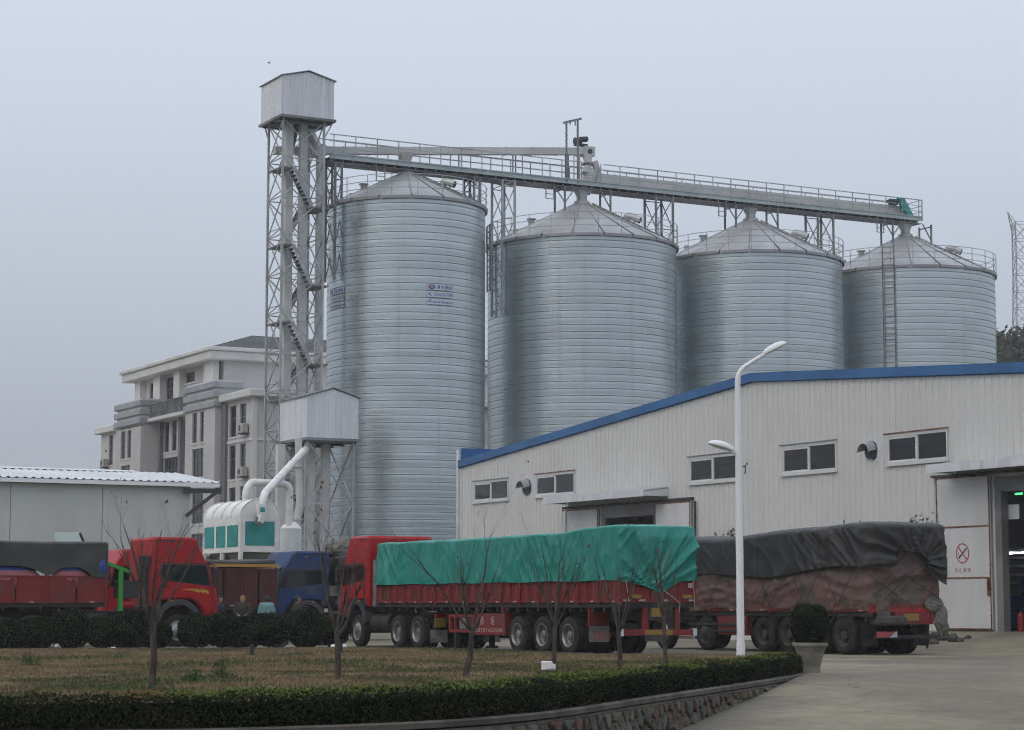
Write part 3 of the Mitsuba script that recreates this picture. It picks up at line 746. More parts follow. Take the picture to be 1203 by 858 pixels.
def sliding_leaf(y0, y1, z0, z1, seams, label):
    d = part(wh, 'sliding_door', MB().box(WX - .16, WX - .10, y0, y1, z0, z1), 'door_white', label=label)
    part(d, 'edge_frame', rim_mesh(y0, y1, z0, z1, WX - .161, .045), 'rust')
    for s in seams: part(d, 'rail', MB().box(WX - .178, WX - .161, y0 + .045, y1 - .045, s - .03, s + .03), 'rust')
    return d


sliding_leaf(83.75, 86.6, 0.1, 5.72, [2.0, 3.9], 'white sliding door leaf left of the middle doorway')
sliding_leaf(76.2, 78.95, 0.1, 5.72, [2.0, 3.9], 'white sliding door leaf right of the middle doorway')
d2 = sliding_leaf(57.55, 60.35, 0.56, 5.85, [2.33, 4.10], 'white sliding door leaf with rusty seams and a no smoking sign')
# no smoking sign painted on a plate on the door, with its line of lettering
R_ = 0.34
sign = MB().lathe([(R_ - .035, 0), (R_ + .01, 0), (R_ + .01, .006), (R_ - .035, .006)], 40)
sign.beam((-R_ * .72, R_ * .72, .003), (R_ * .72, -R_ * .72, .003), .05, .006)
toW = np.array([[0, 0, -1.0], [-1, 0, 0], [0, 1, 0]])   # sign x -> -y (reads left to right from the yard), y -> z, z -> -x


def on_wall(m, y, z, x=WX - .165):
    m = m.mesh() if isinstance(m, MB) else m.copy()
    m.vertices = np.asarray(m.vertices) @ toW.T + [x, y, z]
    return m


part(d2, 'no_smoking_ring', on_wall(sign, 59.0, 3.18), 'sign_red')
cig = MB().beam((-.2, -.17, .003), (.10, .08, .003), .055, .005).beam((.12, .10, .003), (.2, .165, .003), .07, .005).beam((-.22, .02, .002), (-.18, -.1, .002), .03, .004)
part(d2, 'cigarette_mark', on_wall(cig, 59.0, 3.18, WX - .163), 'letter_black')
part(d2, 'lettering', on_wall(glyph_row(['jin', 'zhi', 'xi', 'yan'], .16, .22), 59.42, 2.52), 'sign_orange')
part(d2, 'handle', MB().box(WX - .23, WX - .165, 57.62, 57.70, 1.7, 2.3), 'rust')
for y0, y1, z in ((78.1, 86.7, 5.98), (50.5, 59.5, 5.95)):
    c = part(wh, 'canopy', MB().prism([(WX - .04, z + .42), (WX - 1.25, z + .24), (WX - 1.25, z + .20), (WX - .04, z + .38)], y0, y1, 'y'), 'steel_light')
    part(c, 'front_board', MB().box(WX - 1.29, WX - 1.252, y0 - .02, y1 + .02, z, z + .30), 'sheet_grey')
    part(c, 'end_board', MB().prism([(WX - .05, z + .02), (WX - .05, z + .36), (WX - 1.25, z + .19), (WX - 1.25, z + .02)], y0 - .02, y0 + .01, 'y'), 'sheet_grey')
    part(c, 'end_board', MB().prism([(WX - .05, z + .02), (WX - .05, z + .36), (WX - 1.25, z + .19), (WX - 1.25, z + .02)], y1 - .01, y1 + .02, 'y'), 'sheet_grey')
    b = MB()
    for yy in np.arange(y0 + .1, y1, .3): b.beam((WX - .05, yy, z + .44), (WX - 1.24, yy, z + .265), .06, .05)
    part(c, 'roof_rib', b, 'sheet_grey')
part(wh, 'door_track', MB().box(WX - .20, WX - .03, 76.1, 86.9, 5.78, 5.88), 'steel_dark')
part(wh, 'door_track', MB().box(WX - .20, WX - .03, 51, 60.6, 5.87, 5.96), 'steel_dark')
for y0, y1, z0, z1 in doors:
    part(wh, 'door_frame', MB().box(WX - .05, WX + .25, y1 - .32, y1 - .002, z0, z1).box(WX - .05, WX + .25, y0 + .002, y0 + .25, z0, z1).box(WX - .05, WX + .25, y0 + .25, y1 - .32, z1 - .5, z1 - .005), 'steel_mid')
part(wh, 'notice_board', MB().box(WX + .26, WX + .30, 56.55, 57.07, 4.3, 4.8), 'sheet_grey')
# lamps and things seen through the open door
lt = part(wh, 'tube_lamp', MB().tube([(56, 60.9, 3.35), (56, 64.05, 3.35)], .035, 10), 'lamp_white')
scene[lt]['emitter'] = {'type': 'area', 'radiance': rgb((2.6, 3.0, 3.2))}
part(wh, 'lamp_channel', MB().box(55.94, 56.06, 60.8, 64.1, 3.40, 3.46).box(55.98, 56.02, 62.3, 62.34, 3.46, 9.8), 'white_paint')
ex = part(wh, 'exit_lamp', MB().box(57.9, 57.95, 64.95, 65.35, 5.68, 5.76), 'frame_green')
scene[ex]['emitter'] = {'type': 'area', 'radiance': rgb((0.04, 0.42, 0.12))}
part(wh, 'lamp_rod', MB().box(57.91, 57.94, 65.1, 65.13, 5.78, 10.0), 'steel_dark')
st = thing('sack_stack', 'stack of blue bales on the warehouse floor inside the right doorway', 'bale stack')
for i, (z, y) in enumerate([(0.5, 58.2), (0.5, 60.3), (1.12, 58.3), (1.12, 60.4), (1.74, 59.3)]):
    part(st, 'bale', chamfer_box(54.3, 55.6, y, y + 2.0, z, z + .6, .10), 'stripe_blue')
mc = thing('inside_rack', 'grey slatted rack standing behind the blue bales in the doorway', 'rack')
for k in range(5): part(mc, 'shelf', MB().box(57.0, 57.6, 60.5, 66, 2.2 + .32 * k, 2.28 + .32 * k), 'steel_mid')
for y in (60.6, 63.2, 65.9): part(mc, 'upright', MB().box(57.25, 57.35, y - .04, y + .04, .5, 3.7), 'steel_mid')
fe = thing('fire_extinguisher', 'red fire extinguisher standing just inside the right doorway', 'fire extinguisher', at(50.62, 57.0, 0.5))
part(fe, 'cylinder', MB().lathe([(0, 0), (.10, .0), (.115, .02), (.115, .50), (.10, .58), (.045, .64), (.04, .66), (0, .66)], 18), 'ext_red', 40)
part(fe, 'valve', MB().tube([(0, 0, .66), (0, 0, .73)], .025, 8).beam((-.01, 0, .73), (.13, 0, .77), .03, .02), 'plastic_black')
part(fe, 'hose', MB().tube([(0, 0, .71), (.09, .06, .70), (.14, .08, .55), (.13, .06, .3)], .014, 6), 'plastic_black', True)

# broad leaved bushes between the trucks and the warehouse
for i, (x, y, h, r, lab) in enumerate([(44.2, 57.4, 4.25, 1.15, 'leafy bush rising over the dark covered load left of centre'), (44.6, 54.6, 4.35, .8, 'leafy bush behind the highest point of the dark covered load'), (44.2, 65.3, 4.1, .5, 'small bush top between the green and the dark covered loads')]):
    rng = np.random.default_rng(300 + i); cs, ns = [], []
    t = thing('leafy_bush', lab, 'bush', None, 'bushes along the warehouse')
    b = MB()
    for k in range(16):
        a = rng.uniform(0, 2 * PI); rr = r * rng.uniform(.15, 1); top = np.array([x + rr * math.cos(a), y + rr * math.sin(a), h * rng.uniform(.72, 1.0)])
        b.tube([(x, y, 0), (x + .3 * rr * math.cos(a), y + .3 * rr * math.sin(a), h * .4), top], [.035, .02, .006], 5)
        k2 = 46; u = rng.random(k2) ** .6
        base = np.array([x + .3 * rr * math.cos(a), y + .3 * rr * math.sin(a), h * .4])
        cs.append(base + (top - base) * u[:, None] + rng.normal(0, .11, (k2, 3))); ns.append(rng.normal(0, 1, (k2, 3)) + [0, 0, .6])
    part(t, 'stem', b, 'twig'); part(t, 'foliage', leaves(np.vstack(cs), np.vstack(ns), .075, .5, rng), 'leaf_bush')

# ------------------------------------------------------------------ silos
SY = 128.0
SILOS = [(61.55, 5.2, 27.45, 29.85, 'tallest and slenderest galvanised grain silo beside the lattice tower, with blue lettered plates', 58),
         (75.0, 6.5, 25.9, 29.05, 'wide galvanised grain silo second from the left, in the middle of the row', 54),
         (89.15, 6.5, 25.9, 29.05, 'galvanised grain silo third from the left behind the warehouse roof', 54),
         (103.3, 6.5, 25.9, 29.05, 'farthest galvanised grain silo at the right end, with a vertical ladder on its wall', 54)]
PITCHZ = 0.47
VIEWA = {}


def silo(i, x, R, ze, za, lab):
    g = thing('grain_silo', lab, 'silo', at(x, SY), 'row of galvanised grain silos')
    n = 96
    t = np.linspace(0, 1, 6)
    prof = [(R - .005, 0.0), (R + .004, .004), (R + .030, .050), (R + .028, .064), (R + .009, .080), (R + .008, .20), (R + .012, .30), (R + .006, .42), (R + .002, PITCHZ), (R - .01, PITCHZ + .01)]
    band = shape(MB().lathe(prof, n), 'galv', 25)
    nb = int((ze - 0.05) / PITCHZ)
    for k in range(nb):
        z = ze - 0.04 - PITCHZ * (k + 1)
        part(g, 'wall_band', band, None, tw=T().translate([0, 0, z]))
    part(g, 'base_skirt', MB().lathe([(R + .02, -0.5), (R + .02, ze - 0.04 - PITCHZ * nb + 0.02)], n), 'galv', True)
    # roof: separate radial sheets with lapped ribs and a drip lip
    rf = part(g, 'roof', MB().lathe([(R - 0.05, ze - 0.02), (0.45, za - 0.08), (0.0, za - 0.05)], 48), 'galv_roof', True)
    m = 20 if R > 6 else 16
    r0, z0, r1, z1 = R + 0.20, ze - 0.02, 0.45, za
    sl = (z1 - z0) / (r0 - r1)
    b = MB(); w = 2 * PI / m
    for a, k in [(-w / 2, 0.0), (-w / 2 + .05 / R, .0)]: pass
    cols = [(-w / 2 + .008, .045), (-w / 2 + 0.020, .045), (-w / 2 + .028, 0), (-w / 4, -.0), (0, -.0), (w / 4, 0), (w / 2 - .004, 0)]
    rows = [(r0 - .02, -.20), (r0 + .01, 0.0), (R * .7, 0), (R * .4, 0), (r1, 0)]
    v = [(r * math.cos(a) * (math.cos(0)), r * math.sin(a), z0 + (r0 - min(r, r0)) * sl + dz + (h if r < r0 + .02 else 0) * (1 if dz == 0 else .3)) for r, dz in rows for a, h in cols]
    c = len(cols)
    b.raw(v, [(i * c + j, i * c + j + 1, (i + 1) * c + j + 1, (i + 1) * c + j) for i in range(len(rows) - 1) for j in range(c - 1)])
    panel = shape(b, 'galv_roof', 25)
    for k in range(m): part(rf, 'sheet', panel, None, tw=T().rotate([0, 0, 1], 360 / m * (k + .5)))
    part(g, 'cap', MB().lathe([(.55, za - .12), (.55, za + .12), (.36, za + .22), (.36, za + .5), (0, za + .5)], 20), 'galv_roof', 30)
    # eaves railing
    b = MB(); rr = R + 0.12; k = 26 if R > 6 else 20
    for j in range(k):
        a = 2 * PI * j / k; b.tube([(rr * math.cos(a), rr * math.sin(a), ze - .1), (rr * math.cos(a), rr * math.sin(a), ze + 1.38)], .026, 5)
    for h in (0.5, 0.95, 1.38):
        a = np.linspace(0, 2 * PI, 73); b.tube(np.column_stack([rr * np.cos(a), rr * np.sin(a), np.full(73, ze + h)]), .024, 5)
    part(g, 'railing', b, 'steel_light', True)
    # fan duct with a dark mouth on the camera right of the roof, a roof hatch on the left, a roof ladder

    def on_roof(lat, back, up=0.0):   # lateral to the right along (cos, -sin) of the view, back = away
        px, py = lat * math.cos(YAW) + back * math.sin(YAW), -lat * math.sin(YAW) + back * math.cos(YAW)
        r = math.hypot(px, py)
        return np.array([px, py, z0 + (r0 - r) * sl + up])
    f = R / 6.5
    p = on_roof(3.0 * f, -0.5, .0); q = on_roof(3.15 * f, -0.6, .42); e = on_roof(4.0 * f, -0.9, .52)
    du = part(g, 'fan_duct', MB().tube([p, (p + q) / 2 + [0, 0, .12], q, q + (e - q) * .4 + [0, 0, .03], e], [.21, .24, .24, .24, .25], 16), 'galv_roof', 40)
    part(du, 'mouth', MB().tube([e - (e - q) * .02, e + (e - q) * .012], [.225, .22], 16), 'steel_dark')
    for s in (.15, .6): part(du, 'flange', MB().tube([q + (e - q) * s, q + (e - q) * (s + .06)], .275, 16), 'galv_roof', 40)
    h = on_roof(-3.5 * f, -0.8); hb = part(g, 'roof_hatch', MB().tube([h - [0, 0, .3], h + [0, 0, .30]], .22, 12), 'galv_roof', 30)
    part(hb, 'lid', MB().tube([h + [0, 0, .30], h + [0, 0, .38]], .33, 12), 'galv_roof', 30)
    h = on_roof(-4.6 * f, 0.6); part(g, 'roof_vent', MB().tube([h - [0, 0, .3], h + [0, 0, .4]], .2, 10), 'galv_roof', 30)
    b = MB(); u0, u1 = on_roof(.7, -.2, .12), on_roof(R - .4, -.9, .12); sd = np.cross(u1 - u0, [0, 0, 1.0]); sd /= np.linalg.norm(sd)
    for s in (-.25, .25): b.beam(u0 + sd * s, u1 + sd * s, .05)
    for tt in np.linspace(.02, .98, 16): b.beam(u0 + (u1 - u0) * tt - sd * .25, u0 + (u1 - u0) * tt + sd * .25, .04)
    part(g, 'roof_ladder', b, 'steel_mid')
    return g


def bend(m, R, a0):
    """flat lettering (x right, y up, z out) laid on the silo wall, centred on the bearing a0."""
    v = np.asarray(m.vertices, float); a = a0 + v[:, 0] / R
    m = m.copy(); m.vertices = np.column_stack([(R + v[:, 2]) * np.cos(a), (R + v[:, 2]) * np.sin(a), v[:, 1]])
    return m


def flat(m, dx, dy, dz=0.0, s=1.0):
    m = m.mesh() if isinstance(m, MB) else m.copy(); m.vertices = np.asarray(m.vertices) * s + [dx, dy, dz]; return m


FRONT = math.atan2(-math.cos(YAW), -math.sin(YAW))   # bearing from a silo towards the camera
keys = [silo(i, *s[:5]) for i, s in enumerate(SILOS)]
tx = [(['zheng', 'zhou', 'liang', 'ji'], None), (['dian'], '15803147598'), (['wang'], 'www.liangji.cn')]
for bearing, nm in ((FRONT + 0.48, 'blue lettered white plates facing the yard'), (FRONT - 0.99, 'blue lettered white plates near the left edge')):
    R = 5.2 + 0.07
    for r_, (gl, word) in enumerate(tx):
        zb = 27.45 - .04 - PITCHZ * (13 + r_) + .075
        pv = MB()
        xs_ = np.linspace(-.92, .92, 9)
        pv.raw([(x_, y_, z_) for z_ in (0.0, .008) for x_ in xs_ for y_ in (0, .37)], [(18 * l + 2 * j, 18 * l + 2 * j + 2, 18 * l + 2 * j + 3, 18 * l + 2 * j + 1) for l in (0, 1) for j in range(8)])
        pk = part(keys[0], 'name_plate', bend(flat(pv, 0, zb), R, bearing), 'plate_white', label=nm if r_ == 0 else None)
        if r_ == 0:
            part(pk, 'lettering', bend(flat(glyph_row(gl, .25, .30, stroke=.13), -.28, zb + .06, .009), R, bearing), 'letter_blue')
            el = MB().lathe([(0, 0), (.15, 0), (.15, .004), (0, .004)], 24).mesh(); el.vertices = el.vertices * [1.55, 1, 1]
            part(pk, 'emblem', bend(flat(el, -.62, zb + .185, .009), R, bearing), 'letter_blue')
            el2 = el.copy(); el2.vertices = np.asarray(el.vertices) * [.62, .55, 1]
            part(pk, 'emblem_centre', bend(flat(el2, -.62, zb + .195, .014), R, bearing), 'sign_orange')
        else:
            part(pk, 'lettering', bend(flat(glyph_row(gl, .22, .3, stroke=.13), -.86, zb + .08, .009), R, bearing), 'letter_blue')
            wm = meshkit.text_mesh(word, .2 if r_ == 1 else .15, .004, True); k = 1.42 / np.ptp(wm.vertices[:, 0])
            wm.vertices = np.asarray(wm.vertices) * [k, 1, 1]
            part(pk, 'lettering', bend(flat(wm, -.54 - wm.vertices[:, 0].min() * 0, zb + .09, .009), R, bearing), 'letter_blue')
# ladder on the wall of the last silo
b = MB(); lat = -1.25; a = FRONT + math.asin(lat / 6.6) - .18; R = 6.75
cx_, cy_ = R * math.cos(a), R * math.sin(a); tn = np.array([-math.sin(a), math.cos(a), 0])
for s in (-.42, .42): b.beam(np.array([cx_, cy_, 0]) + tn * s, np.array([cx_, cy_, 27.4]) + tn * s, .07)
for z in np.arange(.3, 27.2, .42): b.beam(np.array([cx_, cy_, z]) - tn * .42, np.array([cx_, cy_, z]) + tn * .42, .045)
part(keys[3], 'wall_ladder', b, 'steel_mid')
b = MB(); R = 6.72; a = FRONT - 1.28; cx_, cy_ = R * math.cos(a), R * math.sin(a); tn = np.array([-math.sin(a), math.cos(a), 0])
for s in (-.35, .35): b.beam(np.array([cx_, cy_, 22.6]) + tn * s, np.array([cx_, cy_, 27.2]) + tn * s, .07)
for z in np.arange(22.7, 27.2, .4): b.beam(np.array([cx_, cy_, z]) - tn * .35, np.array([cx_, cy_, z]) + tn * .35, .045)
part(keys[1], 'wall_ladder', b, 'steel_mid')

# ------------------------------------------------------------------ conveyor gantry over the silos
ga = thing('conveyor_gantry', 'long grey walkway gantry with railings running over the silo roofs', 'gantry', T().translate([0, 0, .28]))
GX0, GX1, GY0, GY1 = 55.6, 104.3, SY - .85, SY + .85
part(ga, 'side_channel', MB().box(GX0, GX1, GY0, GY0 + .08, 29.90, 30.22).box(GX0, GX1, GY0 - .07, GY0 - .001, 30.18, 30.25), 'conveyor_green')
part(ga, 'side_channel', MB().box(GX0, GX1, GY1 - .08, GY1, 29.92, 30.24), 'conveyor_green')
b = MB().box(GX0, GX1, GY0 + .08, GY1 - .08, 29.96, 30.0)
for x in np.arange(GX0 + .2, GX1, .75): b.box(x, x + .08, GY0 + .09, GY1 - .09, 29.74, 29.918)
b.box(GX0, GX1, GY0 + .1, GY1 - .1, 29.70, 29.735)
part(ga, 'deck', b, 'steel_mid')
for y, up in ((GY0 + .02, (0, 1, 0)), (GY1 - .02, (0, 1, 0))):
    b = MB()
    gap = (75.4, 76.3) if y < SY else (0, 0)
    for x in np.arange(GX0 + .3, GX1, 1.55): b.beam((x, y, 29.95), (x, y, 31.50), .055)
    b.beam((GX1 - .04, y, 29.95), (GX1 - .04, y, 31.5), .07)
    for z, w in ((31.5, .06), (31.05, .035), (30.62, .035)):
        if gap[0]: b.beam((GX0, y, z), (gap[0], y, z), w); b.beam((gap[1], y, z), (GX1, y, z), w)
        else: b.beam((GX0, y, z), (GX1, y, z), w)
    part(ga, 'railing', b, 'steel_light')
b = MB()
for z in (31.5, 31.05, 30.62): b.beam((GX1 - .04, GY0, z), (GX1 - .04, GY1, z), .045)
part(ga, 'railing', b, 'steel_light')


def trestle(x0, x1, z0, z1=29.72, brk=2.2):
    b = MB(); ya, yb = GY0 + .1, GY1 - .1
    for x in (x0, x1):
        for y in (ya, yb): b.beam((x, y, z0), (x, y, z1), .13)
    z = z0
    while z < z1 - .3:
        zn = min(z + brk, z1)
        for y in (ya, yb):
            b.beam((x0, y, z), (x1, y, zn), .055); b.beam((x0, y, zn - .03), (x1, y, zn - .03), .055)
        for x in (x0, x1): b.beam((x, ya, z), (x, yb, zn), .055)
        z = zn
    return b


for i, (x0, x1, z0) in enumerate([(56.05, 56.5, 22.0), (66.2, 66.65, 26.8), (68.35, 69.3, 20.5), (80.6, 82.0, 25.2), (94.6, 96.0, 25.2)]):
    part(ga, 'trestle', trestle(x0, x1, z0), 'steel_mid' if i != 2 else 'steel_light')
for i, s in enumerate(SILOS):   # spouts into the roofs, knee braced props and little ladders under the deck
    x, R, ze, za = s[:4]; za -= .28
    b = MB().raw([(x + sx * w, SY + sy * w, z) for z, w in ((za + .35, .22), (29.95, .5)) for sx, sy in ((-1, -1), (1, -1), (1, 1), (-1, 1))] if i else [(x + sx * .3, SY + sy * .3, z) for z in (za - .05, 30.4) for sx, sy in ((-1, -1), (1, -1), (1, 1), (-1, 1))], [(j, (j + 1) % 4, 4 + (j + 1) % 4, 4 + j) for j in range(4)])
    part(ga, 'spout', b, 'duct_paint')
    if i:
        for dx in (-1.75, 1.9):
            zr = za - abs(dx) * .47; b = MB()
            b.beam((x + dx, GY0 + .15, zr), (x + dx, GY0 + .15, 29.72), .11).beam((x + dx, GY1 - .15, zr), (x + dx, GY1 - .15, 29.72), .11).beam((x + dx, GY0 + .15, 29.55), (x + dx, GY1 - .15, 29.55), .08)
            if dx < 0: b.beam((x - 1.75, GY0 + .15, za - .2), (x - .9, GY0 + .15, 29.7), .06).beam((x - 1.75, GY0 + .15, za - .2), (x - 2.6, GY0 + .15, 29.7), .06)
            else: b.beam((x + 1.9, GY0 + .15, za - .3), (x + 1.1, GY0 + .15, 29.7), .07)
            part(ga, 'prop', b, 'steel_mid')
    b = MB(); xl = x - (3.3 if i else 2.6); zl = 28.72
    for dx in (0, .62): b.beam((xl + dx, GY0 + .05, zl), (xl + dx, GY0 + .05, 29.9), .06)
    for z in np.arange(zl, 29.7, .33): b.beam((xl, GY0 + .05, z), (xl + .62, GY0 + .05, z), .045)
    part(ga, 'hanging_ladder', b, 'steel_mid')

# level conveyor lying on the gantry from the second to the last silo
c1 = thing('level_conveyor', 'cream box conveyor lying along the gantry deck with a teal drive at its far end', 'conveyor', T().translate([0, 0, .28]))
b = MB().box(76.2, 103.6, SY - .28, SY + .28, 30.35, 30.98)
for x in np.arange(77.5, 103.4, 2.4): b.box(x, x + .06, SY - .32, SY + .32, 30.31, 31.02)
part(c1, 'casing', b, 'duct_paint')
b = MB()
for x in np.arange(77, 103.4, 3.0): b.box(x, x + .08, SY - .2, SY + .2, 30.0, 30.345)
part(c1, 'feet', b, 'steel_mid')
part(c1, 'inlet', MB().box(75.3, 76.2, SY - .4, SY + .4, 30.05, 31.1), 'duct_paint')
dg = MB().bevel([(102.15, 31.55), (102.75, 31.55), (103.75, 30.05), (103.15, 30.05), (102.45, 30.9)], .34, .06, c=SY - .55)
part(c1, 'drive_guard', dg, 'teal_motor')
part(c1, 'motor', MB().tube([(101.5, SY - .45, 31.25), (102.25, SY - .45, 31.25)], .2, 14).tube([(101.2, SY - .45, 31.2), (101.5, SY - .45, 31.2)], .12, 10).box(101.5, 102.2, SY - .6, SY - .3, 30.98, 31.08), 'steel_dark')
for x in (89.15,):
    part(c1, 'gate', MB().box(x - .35, x + .35, SY - .45, SY + .45, 30.0, 30.34).box(x - .2, x + .2, SY - .75, SY - .45, 30.1, 30.3), 'rust')

# rising conveyor from the tower to the second silo
c2 = thing('rising_conveyor', 'cream box conveyor climbing gently from the lattice tower to the second silo', 'conveyor', T().translate([0, 0, .28]))
A, B_ = np.array([52.2, SY + .25, 30.25]), np.array([75.6, SY + .25, 32.55])
b = MB().beam(A, B_, .5, .48)
for tt in np.linspace(.03, .98, 12):
    p = A + (B_ - A) * tt; b.beam(p, p + (B_ - A) * .003, .56, .54)
part(c2, 'casing', b, 'duct_paint')
for tt in np.linspace(.22, .93, 5):
    p = A + (B_ - A) * tt
    part(c2, 'leg', MB().beam((p[0], p[1] - .2, 30.0), (p[0], p[1] - .2, p[2] - .24), .07).beam((p[0], p[1] + .2, 30.0), (p[0], p[1] + .2, p[2] - .24), .07).beam((p[0], p[1] - .2, p[2] - .25), (p[0], p[1] + .2, p[2] - .25), .06), 'steel_mid')
part(c2, 'head', MB().box(75.2, 76.05, SY - .1, SY + .6, 32.2, 32.86), 'duct_paint')
part(c2, 'bearing', MB().tube([(75.62, SY - .18, 32.5), (75.62, SY - .1, 32.5)], .17, 12), 'steel_dark')
part(c2, 'motor', MB().tube([(74.55, SY + .2, 33.2), (75.05, SY + .2, 33.2)], .24, 12).tube([(75.0, SY + .2, 33.32), (75.55, SY + .2, 33.42)], .2, 12).box(74.6, 75.5, SY, SY + .4, 32.87, 33.02), 'steel_dark')
sp = part(c2, 'spout', MB().tube([(75.5, SY + .1, 32.2), (75.55, SY, 31.6), (75.3, SY - .1, 30.9)], [.34, .24, .3], 12), 'duct_paint', 40)
part(sp, 'slide_gate', MB().box(75.25, 75.85, SY - .35, SY + .4, 31.55, 31.68), 'rust')
part(c2, 'by_pass_pipe', MB().tube([(75.9, SY - .2, 31.8), (76.1, SY - .25, 31.2), (75.7, SY - .3, 30.2), (75.3, SY - .2, 29.5)], .25, 12), 'steel_light', True)
part(c2, 'mid_outlet', MB().raw([(61.5 + sx * w, SY + .1 + sy * w, z) for z, w in ((30.2, .22), (31.0, .42)) for sx, sy in ((-1, -1), (1, -1), (1, 1), (-1, 1))], [(j, (j + 1) % 4, 4 + (j + 1) % 4, 4 + j) for j in range(4)]), 'duct_paint')
hf = thing('hoist_frame', 'thin steel hoist frame rising above the motor over the second silo', 'hoist frame', T().translate([0, 0, .28]))
part(hf, 'post', MB().beam((73.3, GY0, 30.0), (73.3, GY0, 34.2), .11), 'steel_mid'); part(hf, 'post', MB().beam((74.2, GY0, 30.0), (74.2, GY0, 34.45), .11), 'steel_mid')
part(hf, 'beam', MB().beam((73.05, GY0, 34.1), (74.5, GY0, 34.55), .1, .14), 'steel_mid')
part(hf, 'hook', MB().tube([(74.0, GY0, 34.35), (74.0, GY0, 34.0)], .04, 6).tube([(73.6, GY0, 34.2), (73.6, GY0, 34.05)], .05, 6), 'steel_dark')
part(hf, 'step_gate', MB().beam((73.95, GY0 + .1, 30), (73.95, GY0 + .1, 31.9), .06).beam((74.4, GY0 + .1, 30), (74.4, GY0 + .1, 31.9), .06).beam((73.95, GY0 + .1, 31.9), (74.4, GY0 + .1, 31.9), .06), 'steel_light')

# ------------------------------------------------------------------ lattice towers


def lattice(parent, X0, X1, Y0, Y1, z0, z1, bay, leg=.13, br=.06, m='steel_light'):
    for x in (X0, X1):
        for y in (Y0, Y1): part(parent, 'leg', MB().beam((x, y, z0), (x, y, z1), leg), m)
    zs = np.linspace(z0, z1, int(round((z1 - z0) / bay)) + 1)
    for (xa, ya), (xb, yb) in (((X0, Y0), (X1, Y0)), ((X0, Y1), (X1, Y1)), ((X0, Y0), (X0, Y1)), ((X1, Y0), (X1, Y1))):
        b = MB()
        for a, c in zip(zs[:-1], zs[1:]):
            b.beam((xa, ya, a), (xb, yb, c), br).beam((xb, yb, a + .01), (xa, ya, c + .01), br)
            b.beam((xa, ya, c), (xb, yb, c), br)
            xm, ym, zm = (xa + xb) / 2, (ya + yb) / 2, (a + c) / 2
            b.box(xa - .07, xa + .07, ya - .07, ya + .07, c - .14, c + .14)
        part(parent, 'bracing', b, m, kind='stuff')


TX0, TX1, TY0, TY1 = 51.45, 54.25, 125.0, 127.4
tw = thing('lattice_tower', 'tall slender lattice steel tower with zigzag stairs beside the tallest silo', 'tower')
lattice(tw, TX0, TX1, TY0, TY1, 0, 31.9, 2.45)
ZL, ZR = [28.9, 23.95, 19.05, 14.15, 9.2, 4.3], [26.5, 21.5, 16.5, 11.6, 6.7, 1.8]
for z in ZL: part(tw, 'landing', MB().box(TX0 - .05, TX0 + .75, TY0 + .1, TY1 - .1, z - .09, z).beam((TX0, TY0 + .15, z), (TX0, TY0 + .15, z + 1.0), .035).beam((TX0, TY1 - .15, z), (TX0, TY1 - .15, z + 1.0), .035).beam((TX0, TY0 + .15, z + 1.0), (TX0, TY1 - .15, z + 1.0), .035), 'steel_mid')
for z in ZR: part(tw, 'landing', MB().box(TX1 - .75, TX1 + .45, TY0 + .05, TY1 - .1, z - .09, z), 'steel_mid')


def flight(p, q, y0, y1):
    b = MB(); p, q = np.array(p, float), np.array(q, float)
    for y in (y0, y1): b.beam((p[0], y, p[1]), (q[0], y, q[1]), .05, .24)
    t = MB(); n = 10
    for k in range(1, n):
        x, z = p + (q - p) * k / n; t.box(x - .13, x + .13, y0 + .03, y1 - .03, z - .02, z + .02)
    r = MB()
    for y in (y0, y1): r.beam((p[0], y, p[1] + .95), (q[0], y, q[1] + .95), .035)
    return b, t, r


for i in range(6):
    for a, c, y0, y1 in (((TX0 + .75, ZL[i]), (TX1 - .75, ZR[i]), TY0 + .05, TY0 + .72), ((TX1 - .75, ZR[i]), (TX0 + .75, (ZL + [-.5])[i + 1]), TY1 - .75, TY1 - .1)):
        b, t, r = flight(a, c, y0, y1)
        st = part(tw, 'stair', b, 'steel_light'); part(st, 'tread', t, 'steel_dark'); part(st, 'handrail', r, 'steel_light')


def elevator(x, y, w, d, z1, lab):
    e = thing('bucket_elevator', lab, 'elevator', None)
    b = MB().box(x - w / 2, x + w / 2, y - d / 2, y + d / 2, 0.2, z1)
    f = MB()
    for z in np.arange(2.2, z1 - .5, 2.44): f.box(x - w / 2 - .04, x + w / 2 + .04, y - d / 2 - .04, y + d / 2 + .04, z - .03, z + .03)
    part(e, 'casing', b, 'duct_paint'); part(e, 'flange', f, 'duct_paint')
    part(e, 'boot', MB().box(x - w / 2 - .15, x + w / 2 + .15, y - d / 2 - .1, y + d / 2 + .1, 0, .9), 'steel_mid')
    return e


elevator(52.35, 126.25, .5, .42, 32.2, 'left one of the two tall cream casings running up inside the lattice tower')
elevator(53.35, 126.25, .46, .42, 32.2, 'right one of the two tall cream casings running up inside the lattice tower')
dc = thing('discharge_chute', 'slanting cream chute from under the top house down to the gantry', 'chute', T().translate([0, 0, .28]))
part(dc, 'pipe', MB().beam((53.4, 126.4, 32.0), (54.9, 127.6, 30.75), .42, .42), 'duct_paint')
part(dc, 'end_box', MB().box(54.5, 55.5, SY - .5, SY + .6, 30.1, 30.85), 'duct_paint')
part(dc, 'down_pipe', MB().tube([(55.1, 127.7, 30.2), (55.1, 127.7, 2.0)], .22, 12), 'duct_paint', True)
part(dc, 'back_pipe', MB().beam((53.2, 126.9, 31.8), (52.5, 127.1, 28.4), .3, .3), 'steel_mid')


